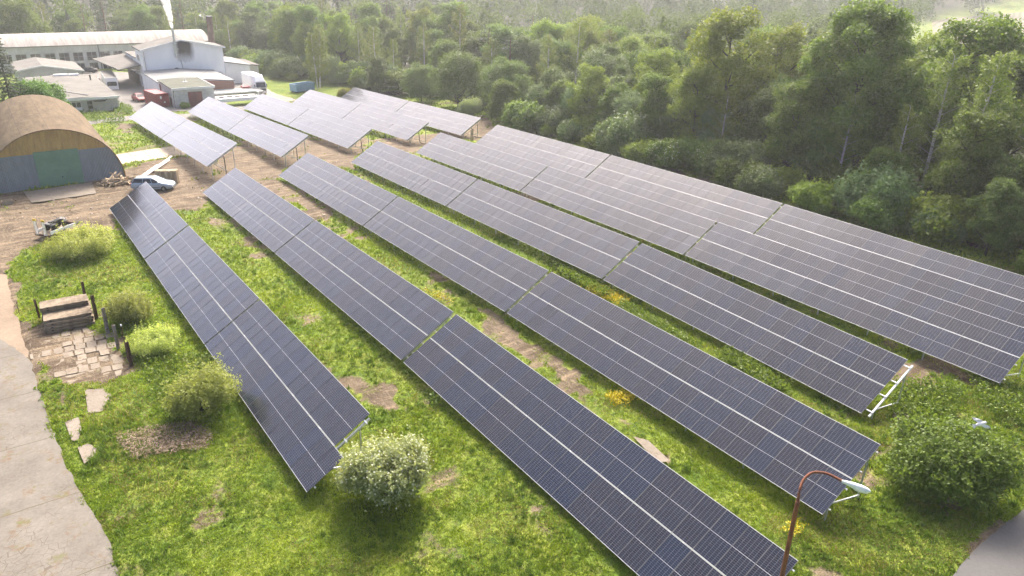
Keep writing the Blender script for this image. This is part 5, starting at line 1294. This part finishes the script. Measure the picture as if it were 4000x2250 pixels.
# single trees that stand out (positions, sizes from the photograph)
KEY = [('twin_birch', 64.6, 167.0, 1.0, 'slender twin stemmed birch with white trunks beside the blue skip'),
 ('dark', 71.5, 150.0, .58, 'small round dark tree standing alone between birch and willows'),
 ('willow', 75.8, 138.5, .78, 'small pale willow left of the big domed willow'), ('willow', 77.5, 126.5, 1.18, 'big domed pale green willow behind the short solar rows'), ('willow', 82.0, 116.5, 1.02, 'grey green willow right of the big domed willow'),
 ('silver', 82, 101.0, .86, 'silvery tree with pale leaf tips right of the willows'), ('white_bush', 74.2, 116.5, 1.1, 'white dotted bush between the willow and the silvery tree'),
 ('silver', 79.5, 92.5, .72, 'pale topped tree standing in front of the silvery one'), ('broad', 78.5, 83.0, .62, 'mid green pointed tree in front of the poplar'), ('dark', 84, 88, .78, 'dark tree behind the mid green pointed tree'),
 ('bright', 83.5, 67.0, 1.32, 'tall bright yellow green poplar with visible limbs at the wood edge'), ('bright', 93.0, 66.0, 1.12, 'second bright poplar right behind the tall one'),
 ('big', 83.5, 47.5, 1.0, 'tallest broad green tree of the wood edge'), ('birch', 78.5, 45.0, .80, 'slim reddish birch with white limbs in front of the tallest tree'),
 ('birch', 81.0, 33.0, 1.22, 'tall white trunked birch at the right edge of the wood'), ('birch', 86.5, 28.5, 1.18, 'second tall birch behind the one at the right edge'), ('birch', 84.0, 38.0, 1.10, 'birch between the tallest tree and the right edge birch'),
 ('broad', 75.3, 38.0, .53, 'rounded mid green tree right behind the last long solar row'), ('dark', 71.8, 25.5, .50, 'dark leafy tree at the right edge behind the last long row'),
 ('dark', 81.5, 57.5, .88, 'dark full tree between poplar and tallest tree'), ('silver', 79.0, 64.0, .66, 'grey green tree at the foot of the tall poplar'),
 ('spruce', 4.0, 139.0, .98, 'dark spruce beside the arched hall roof'), ('hedge_tree', 7.9, 144.0, 1.5, 'dense bright green tree behind the arched hall'),
 ('broad', -3.5, 262, 1.22, 'full round tree behind the left part of the long hall'), ('broad', 14.5, 262, 1.42, 'largest round tree behind the long hall'), ('pine', 30, 259, 1.0, 'dark pine behind the middle of the long hall'), ('pine', 36, 263, 1.1, 'second dark pine behind the long hall'), ('broad', 46, 262, 1.05, 'green tree behind the steaming flue'), ('pine', 57, 258, 1.1, 'tall bare stemmed pine right of the brown chimney'),
 ('spruce', 98, 232, 1.15, 'pointed dark spruce rising over the wood'), ('pine', 118, 238, 1.1, 'dark pine rising over the wood behind the spruce'), ('pine', 124, 233, 1.0, 'leaning dark pine rising over the wood'), ('pine', 128, 170, .95, 'small flat topped pine on the skyline of the wood')]
KEY += [('broad', 95.0, 55.5, 1.32, 'tall green tree filling the gap between the poplar and the tallest tree'), ('broad', 92.0, 40.0, 1.30, 'tall green tree right behind the tallest tree'),
 ('birch', 99.0, 31.0, 1.16, 'tall birch in the second line at the right end of the wood'), ('broad', 104.0, 40.0, 1.28, 'tall round tree in the third line at the right end of the wood'), ('bright', 108.0, 52.0, 1.15, 'light green tree below the left end of the sown field'),
 ('birch', 108.0, 30.0, 1.2, 'birch below the striped sown field'), ('broad', 113.0, 37.5, 1.3, 'round tree below the middle of the striped sown field'), ('dark', 96.0, 22.5, 1.25, 'dark tall tree at the far right edge of the wood'), ('broad', 116.0, 46.0, 1.25, 'round tree just left of the striped sown field'), ('silver', 92.5, 100.0, 1.15, 'tall grey green tree behind the silvery ones'), ('birch', 90.0, 78.0, 1.12, 'tall birch left of the bright poplar')]
nk = {}
for kind, x, y, s, lab in KEY:
    plant(kind, x, y, s, None, lab, 'bush' if kind == 'white_bush' else 'tree', None, nk.setdefault(kind, 0)); nk[kind] += 1
for i, (x, y, s, rz) in enumerate([(73.4, 58.6, 1.0, 0), (71.2, 64.5, .9, 2.0)]):
    plant('elder', x, y, s, rz, ['elder bush with white flower heads at the wood edge behind the last long row', 'smaller elder with few white flower heads behind the last long row'][i], 'bush')
# undergrowth along the wood edge
SP = np.array([(70.5, 15), (71.0, 20), (72.5, 30.5), (70.2, 35.5), (71.0, 43), (70.2, 49), (71.6, 53.5), (70.0, 69), (71.5, 74), (74.0, 71), (72.2, 79.5), (74.0, 86.5), (76, 97), (77.0, 104), (78.5, 108.5), (76, 76), (73.2, 92), (84, 124), (86.5, 133), (86, 143), (80, 147), (76.5, 157), (73, 163), (70.5, 169.5), (67.5, 175), (63, 180.5), (61.5, 187), (60.5, 194), (75, 169), (71, 182), (60, 205)])
SP2 = np.array([(74.5 + rnd.uniform(-1, 2.2), y0) for y0 in np.arange(12, 108, 6.2)] + [(84 + rnd.uniform(-2, 2), y0) for y0 in np.arange(108, 150, 6.8)] + [(76 + rnd.uniform(-2, 1), y0) for y0 in np.arange(150, 175, 3.4)] + [(65 + rnd.uniform(-2, 1), y0) for y0 in np.arange(184, 225, 3.4)])
SPA = np.vstack([SP, SP2])
for i, (x, y) in enumerate(SPA):
    plant('shrub', x + rnd.uniform(-.6, .6), y, rnd.uniform(.75, 1.25) * (1 if i < len(SP) else 1.45), None, 'green shrub in the undergrowth along the wood edge', 'bush', 'undergrowth shrubs along the wood edge', i)
for i, y0 in enumerate(np.arange(8, 110, 3.7)):
    k_ = ('broad', 'silver', 'birch', 'broad', 'bright', 'dark')[i % 6]
    x, y = 77.6 + rnd.uniform(-1.6, 1.8), y0 + rnd.uniform(-1, 1)
    if free(x, y, 2.4): plant(k_, x, y, rnd.uniform(.52, .88), None, 'young tree in the front line of the wood behind the last long solar row', 'tree', 'young trees in the front line of the wood', i)
for i, y0 in enumerate(np.arange(150, 205, 4.6)):
    x, y = (77 if y0 < 168 else 69.5 if y0 < 188 else 64) + rnd.uniform(-1, 1), y0
    if free(x, y, 2.6): plant(('broad', 'dark', 'silver')[i % 3], x, y, rnd.uniform(.45, .7), None, 'young tree in the front line of the wood behind the blue skip', 'tree', 'young trees behind the blue skip', i)
# the wood itself: single trees on a jittered grid
WOODS = []
LAB = {'broad': 'mid green broadleaf tree inside the wood behind the solar rows', 'dark': 'dark green broadleaf tree inside the wood behind the solar rows', 'bright': 'light green poplar inside the wood behind the solar rows', 'silver': 'greyish alder inside the wood behind the solar rows', 'birch': 'drooping yellowish birch inside the wood behind the solar rows', 'spruce': 'dark spruce inside the wood', 'pine': 'dark pine inside the wood', 'willow': 'pale round willow inside the wood'}
yy = -8.0
while yy < 305:
    xx = -70.0
    while xx < 175:
        x = xx + rnd.uniform(-2.6, 2.6); y = yy + rnd.uniform(-2.6, 2.6); xx += 7.6
        edge = 79.5 if y < 108 else (88 if y < 150 else (79 if y < 168 else (72 if y < 190 else 63)))
        wood = (x > edge and x < edge + 42 and y < 240) or (y > 253 and x < 70 and y < 283) or (y > 240 and x >= 58 and x < 150 and y < 285)
        if not wood or not free(x, y, 4.2): continue
        u = rnd.random()
        deep = y > 195
        kind = ('birch' if u < .24 else 'broad' if u < .56 else 'dark' if u < .70 else 'bright' if u < .84 else 'silver' if u < .97 else 'pine') if not deep else ('broad' if u < .30 else 'dark' if u < .48 else 'birch' if u < .66 else 'pine' if u < .82 else 'spruce' if u < .9 else 'bright')
        front = (x - edge < 7)
        s = rnd.uniform(.80, 1.10) * (.86 if front else 1.0) * (1.0 if y > 110 or y < 70 else .9)
        if y < 35: s *= 1.15
        plant(kind, x, y, s, None, LAB[kind] if not deep or x > 63 else LAB[kind].replace('inside the wood behind the solar rows', 'in the wood behind the long hall').replace('inside the wood', 'in the wood behind the long hall'), 'tree', ('trees of the wood behind the solar rows' if not deep or x > 63 else 'trees behind the long hall'), rnd.randrange(4), rnd.uniform(.9, 1.12)); WOODS.append(1)
    yy += 7.6
# trees left of the arched hall, outside the frame but mirrored in the panels
for x, y, s in [(-14, 128, 1.0), (-19, 118, .95), (-9, 139, .9)]:
    plant('broad', x, y, s, None, 'broadleaf tree left of the arched hall, seen only as a reflection in the panels', 'tree', 'trees left of the arched hall', 1)
print('wood trees', len(WOODS))

# far wood: one hazy mass
def far_wood(name, pts, hts, leaf, n_leaf, mt, seed, label):
    r = np.random.default_rng(seed); P = []; T = []
    for (x, y), h in zip(pts, hts):
        z = g1(x, y); R_ = h * r.uniform(.20, .30); m = n_leaf
        con = r.random() < .3
        d = r.normal(size=(m, 3)); d /= np.linalg.norm(d, axis=1)[:, None]; d[:, 2] = np.abs(d[:, 2]) * 1.4 - .5
        if con: t = r.random(m); q = np.c_[np.cos(d[:, 0] * 9) * R_ * (1 - t), np.sin(d[:, 0] * 9) * R_ * (1 - t), h * (.12 + .88 * t)]
        else:
            lob = r.normal(size=(6, 3)) * np.array((.5, .5, .35)); q = (d * .62 + lob[r.integers(0, 6, m)]) * R_; q[:, 2] = q[:, 2] * 1.25 + h * .62
        P.append(q + (x, y, z)); T.append(np.full(m, r.random()) * .6 + .4 * r.random(m))
    C = np.vstack(P); C[:, 2] = np.maximum(C[:, 2], gz(C[:, 0], C[:, 1]) + .2)
    o = link(name, leaf_mesh(name, C, leaf, np.concatenate(T), mt, seed=seed, center=np.array((0, 0, -200.)))); tag(o, label, None, None, 'stuff')
r = np.random.default_rng(3); pts = []; hs = []
for k in range(5200):
    x, y = r.uniform(-420, 700), r.uniform(-20, 760)
    ang = math.degrees(math.atan2(x, y)); dd = math.hypot(x, y)
    if dd < 175 or dd > 760 or not (-8 < ang < 84): continue
    inw = (x > 124 and y < 300) or (y >= 283 and dd < 345) or (x >= 108 and 240 <= y < 300) or dd > 385
    if not inw: continue
    if inside(np.array([x]), np.array([y]), np.vstack([fa[:, :2], fb[::-1, :2]]))[0]: continue
    pp = np.array((x, y, g1(x, y) + 17.0)) - CAM_P; w_ = pp @ CAM_W
    ux = 2000 + F_PX * (pp @ CAM_R) / w_; uy = 1125 - F_PX * (pp @ CAM_U) / w_
    if ux > 3600 and dd < 545 and uy < 122: continue
    pts.append((x, y)); hs.append(r.uniform(11, 17) if dd < 345 else r.uniform(15, 23))
near_i = [i for i, p in enumerate(pts) if math.hypot(*p) < 350]; far_i = [i for i, p in enumerate(pts) if math.hypot(*p) >= 350]
far_wood('wood_canopy', [pts[i] for i in near_i], [hs[i] for i in near_i], .75, 520, leafmat('leaf_canopy', (.055, .092, .026), (.115, .165, .042), .35, 0, .05), 4, 'continuous canopy of the wood behind the first trees')
far_wood('distant_forest', [pts[i] for i in far_i], [hs[i] for i in far_i], 1.3, 300, leafmat('leaf_far', (.050, .078, .034), (.088, .122, .052), .25, 0, 0), 5, 'hazy forest on the far slope')
print('far trees', len(near_i), len(far_i))

# grass: blades in tufts, one mesh; thinner far away
def grass():
    r = np.random.default_rng(11); n = 330000
    # sample in the picture so that the density falls off with distance, plus a margin round the frame
    u, v = r.uniform(-350, 4350, n), r.uniform(380, 2450, n)
    P = at(u, v); X, Y = P[:, 0], P[:, 1]
    d = np.zeros(n); m = (X > -25) & (X < 90) & (Y > 0) & (Y < 180); d[m] = dirt_at(X[m], Y[m])
    keep = m & (r.random(n) > d * 1.25) & (Y < 178) & (X < 86)
    for poly, lift in PRESSED: keep &= ~inside(X + (fbm(X, Y, .5, 61) - .5) * .9, Y + (fbm(X, Y, .5, 62) - .5) * .9, poly)
    keep &= ~((X > HX - HA - .3) & (X < HX + HA + .2) & (Y > HY - .2) & (Y < HY + HL)) & ~((X > 8) & (X < 21.4) & (Y > 154)) & ~((X > 30) & (X < 50) & (Y > 150))
    X, Y, d = X[keep], Y[keep], d[keep]; n = len(X)
    dist = np.sqrt(X ** 2 + Y ** 2 + 24 ** 2)
    tall = sstep(.45, .75, fbm(X, Y, 6, 21)); n2 = fbm(X, Y, 1.3, 22)
    under = np.zeros(n)
    h = (.09 + .20 * tall * n2 + .10 * r.random(n)) * (1 - .5 * d); 
    mow = (Y < 40) & (X < 26) | (X > 28) & (Y < 14); h = np.where(mow, h * .72, h)
    w = np.clip(dist * .00075, .02, .09) * r.uniform(.7, 1.5, n)
    h = h * np.clip(dist / 60, .8, 1.7)
    k = 3
    a = r.uniform(0, 2 * math.pi, (n, k)); lean = r.uniform(.15, .85, (n, k)) * h[:, None]
    bx_ = X[:, None] + r.normal(size=(n, k)) * .06; by_ = Y[:, None] + r.normal(size=(n, k)) * .06
    Z = gz(X, Y)[:, None] + ((fbm(X, Y, 3.0, 3) - 0.5) * 0.22 + (fbm(X, Y, 0.9, 4, 2) - 0.5) * 0.10)[:, None] - .02 + np.zeros((n, k))
    ca, sa = np.cos(a), np.sin(a); hh = h[:, None] * r.uniform(.6, 1.2, (n, k))
    V = np.stack([np.stack([bx_ - sa * w[:, None], by_ + ca * w[:, None], Z], -1), np.stack([bx_ + sa * w[:, None], by_ - ca * w[:, None], Z], -1), np.stack([bx_ + ca * lean, by_ + sa * lean, Z + hh], -1)], 2).reshape(-1, 3).astype(np.float32)
    N = n * k
    tone = np.clip(.55 * fbm(X, Y, 4.0, 23) + .45 * fbm(X, Y, .8, 24), 0, 1)
    tone = np.clip((tone - .30) / .40, 0, 1)
    tone = np.clip(tone[:, None] * .65 + .35 * r.random((n, k)), 0, 1); dry = (fbm(X, Y, 3.0, 25) > .58)[:, None] & (r.random((n, k)) < .35) | (r.random((n, k)) < .04 + .25 * d[:, None])
    me = bpy.data.meshes.new('grass'); me.vertices.add(3 * N); me.vertices.foreach_set('co', V.ravel())
    me.loops.add(3 * N); me.loops.foreach_set('vertex_index', np.arange(3 * N, dtype=np.int32))
    me.polygons.add(N); me.polygons.foreach_set('loop_start', (np.arange(N) * 3).astype(np.int32)); me.polygons.foreach_set('loop_total', np.full(N, 3, np.int32)); me.update()
    t_ = me.attributes.new('tone', 'FLOAT', 'FACE'); t_.data.foreach_set('value', tone.ravel().astype(np.float32))
    me.materials.append(leafmat('grass_blade', (0.068, 0.137, 0.012), (0.277, 0.351, 0.034), .40, 0)); me.materials.append(leafmat('grass_dry', (.16, .14, .05), (.34, .30, .13), .3, 0))
    me.polygons.foreach_set('material_index', dry.ravel().astype(np.int32))
    tag(link('grass', me), 'green grass of the solar field', None, None, 'stuff'); print('blades', N)
grass()
def tufts():
    r = np.random.default_rng(12); n = 26000
    u, v = r.uniform(-200, 4250, n), r.uniform(430, 2400, n); P = at(u, v); X, Y = P[:, 0], P[:, 1]
    m = (X > -25) & (X < 90) & (Y > 0) & (Y < 176); d = np.zeros(n); d[m] = dirt_at(X[m], Y[m])
    keep = m & (d < .45) & (fbm(X, Y, 2.6, 91) > .46 + .12 * r.random(n))
    for poly, lift in PRESSED: keep &= ~inside(X, Y, poly)
    keep &= ~inside(X, Y, YARD) & ~((X > HX - HA - .3) & (X < HX + HA + .2) & (Y > HY - .2) & (Y < HY + HL)) & ~((X > 8) & (X < 21.4) & (Y > 154)) & ~((X > 30) & (X < 50) & (Y > 150))
    X, Y = X[keep], Y[keep]; n = len(X); dist = np.sqrt(X ** 2 + Y ** 2 + 576); k = 14
    low = np.where((Y < 36) & (X < 30), .62, 1.0); h = (.16 + .26 * r.random(n) ** 2) * low; w = np.clip(dist * .0006, .016, .06)
    a = r.uniform(0, 2 * math.pi, (n, k)); hh = h[:, None] * r.uniform(.5, 1.2, (n, k)); le = hh * r.uniform(.3, 1.1, (n, k)); ca, sa = np.cos(a), np.sin(a)
    bx_ = X[:, None] + r.normal(size=(n, k)) * .07; by_ = Y[:, None] + r.normal(size=(n, k)) * .07; Z = gz(X, Y)[:, None] + np.zeros((n, k)); W = w[:, None] * r.uniform(.6, 1.3, (n, k))
    V = np.stack([np.stack([bx_ - sa * W, by_ + ca * W, Z], -1), np.stack([bx_ + sa * W, by_ - ca * W, Z], -1), np.stack([bx_ + ca * le, by_ + sa * le, Z + hh], -1)], 2).reshape(-1, 3).astype(np.float32)
    N = n * k; me = bpy.data.meshes.new('grass_tufts'); me.vertices.add(3 * N); me.vertices.foreach_set('co', V.ravel())
    me.loops.add(3 * N); me.loops.foreach_set('vertex_index', np.arange(3 * N, dtype=np.int32)); me.polygons.add(N); me.polygons.foreach_set('loop_start', (np.arange(N) * 3).astype(np.int32)); me.polygons.foreach_set('loop_total', np.full(N, 3, np.int32)); me.update()
    tone = np.clip(r.random(n)[:, None] * .6 + .4 * r.random((n, k)), 0, 1); t_ = me.attributes.new('tone', 'FLOAT', 'FACE'); t_.data.foreach_set('value', tone.ravel().astype(np.float32))
    me.materials.append(leafmat('tuft_blade', (.045, .105, .014), (.20, .29, .042), .42, 0)); tag(link('grass_tufts', me), 'taller tufts of grass in the solar field', None, None, 'stuff')
tufts()
def tall_plants(name, polys, n, hgt, size, mt, seed, label):
    r = np.random.default_rng(seed); Cs = []; Ts = []
    for p, m in zip(polys, n):
        W = dpoly(p); lo, hi = W[:, :2].min(0), W[:, :2].max(0); q = r.uniform(lo, hi, (m * 6, 2)); q = q[inside(q[:, 0] + r.normal(size=len(q)) * .25, q[:, 1] + r.normal(size=len(q)) * .25, W)][:m]
        k = 5; z = gz(q[:, 0], q[:, 1])[:, None] + hgt * r.uniform(.25, 1.0, (len(q), k)); x = q[:, 0][:, None] + r.normal(size=(len(q), k)) * .10; y = q[:, 1][:, None] + r.normal(size=(len(q), k)) * .10
        Cs.append(np.stack([x, y, z], -1).reshape(-1, 3)); Ts.append(r.random(len(q) * k))
    tag(link(name, leaf_mesh(name, np.vstack(Cs), size, np.concatenate(Ts), mt, up=.5, seed=seed)), label, None, None, 'stuff')
YF = leafmat('yellow_flower', (.45, .36, .01), (.72, .60, .03), .2, 0)
tall_plants('yellow_wildflowers', [[(1462, 715), (1500, 712), (1580, 760), (1560, 775), (1490, 745)], [(1060, 735), (1100, 738), (1150, 770), (1110, 768)], [(1525, 1000), (1590, 990), (1600, 1015), (1540, 1020)], [(1975, 1330), (2010, 1320), (2015, 1345), (1980, 1350)]], [420, 60, 140, 30], .45, .11, YF, 31, 'yellow wildflowers between the solar rows')
tall_plants('tall_weeds', [[(1380, 650), (1530, 720), (1530, 760), (1420, 700)], [(1560, 760), (1760, 880), (1700, 880), (1560, 800)], [(1830, 880), (1990, 990), (1930, 985), (1800, 900)], [(280, 780), (400, 830), (420, 900), (340, 900)], [(350, 900), (560, 900), (600, 1020), (420, 1060)], [(380, 560), (460, 690), (430, 720), (350, 620)], [(960, 470), (1180, 590), (1120, 590), (960, 500)], [(2250, 960), (2420, 980), (2400, 1050), (2240, 1060)], [(2440, 930), (2576, 1000), (2576, 1080), (2480, 1040)]], [900, 900, 700, 700, 900, 500, 600, 700, 700], .55, .17, leafmat('weed_leaf', (0.068, 0.130, 0.015), (0.203, 0.273, 0.040), .4, 0), 32, 'tall leafy weeds between the solar rows')
tall_plants('roadside_weeds', [[(1040, 1010), (1120, 1010), (1120, 1030)], [(160, 255), (320, 300), (300, 318), (170, 300)], [(285, 258), (330, 270), (335, 290), (290, 286)], [(470, 300), (560, 290), (560, 300)]], [10, 700, 500, 150], .6, .2, leafmat('verge_leaf', (.05, .10, .015), (.13, .19, .035), .4, 0), 33, 'grass verge around the grey workshop')

# ------------------------------------------------------------------ steam from the flue, haze in the air
def volume_mat(name, dens, aniso, col=(1, 1, 1), noisy=False):
    m = bpy.data.materials.new(name); m.use_nodes = True; nt = m.node_tree; nt.nodes.remove(nt.nodes['Principled BSDF'])
    v = nt.nodes.new('ShaderNodeVolumePrincipled'); v.inputs['Color'].default_value = (*col, 1); v.inputs['Density'].default_value = dens; v.inputs['Anisotropy'].default_value = aniso
    if noisy:
        n = noise(nt, 0.9, 4, 0.6, coords(nt)); nt.links.new(math_(nt, 'MULTIPLY', ramp(nt, n, .40, .62), dens), v.inputs['Density'])
    nt.links.new(v.outputs[0], nt.nodes['Material Output'].inputs['Volume']); return m
sp_ = [(38.05, 182.15, 8.0), on_y(668, 90, 182.2), on_y(662, 62, 182.3), on_y(655, 35, 182.5), on_y(646, 5, 182.8), on_y(637, -30, 183.2), on_y(622, -75, 184)]
o = MB().tube(sp_, [.28, .45, .62, .78, .95, 1.15, 1.5], 14).build('steam_plume', volume_mat('steam', 2.6, .3, (1, 1, 1), True)); tag(o, 'white steam plume rising from the steel flue', None, None, 'stuff')
o = MB().box(-620, 980, -420, 1180, -30, 34).build('haze', volume_mat('haze_air', HAZE_DENSITY, .45, (.94, .97, 1.0))); tag(o, None, None, None, 'stuff')

# roots of buildings are moved to their own ground point
for o in list(bpy.data.objects):
    if o.type == 'EMPTY' and o.location.length < 1e-6 and not o.parent:
        lo = np.array([1e9] * 3); hi = -lo
        for ch in [c for c in bpy.data.objects if c.parent == o]:
            co = np.empty(len(ch.data.vertices) * 3, np.float32); ch.data.vertices.foreach_get('co', co); co = co.reshape(-1, 3); lo = np.minimum(lo, co.min(0)); hi = np.maximum(hi, co.max(0))
        c = Vector(((lo[0] + hi[0]) / 2, (lo[1] + hi[1]) / 2, 0)); c.z = g1(c.x, c.y)
        o.location = c
        for ch in [k for k in bpy.data.objects if k.parent == o]: ch.location = -c
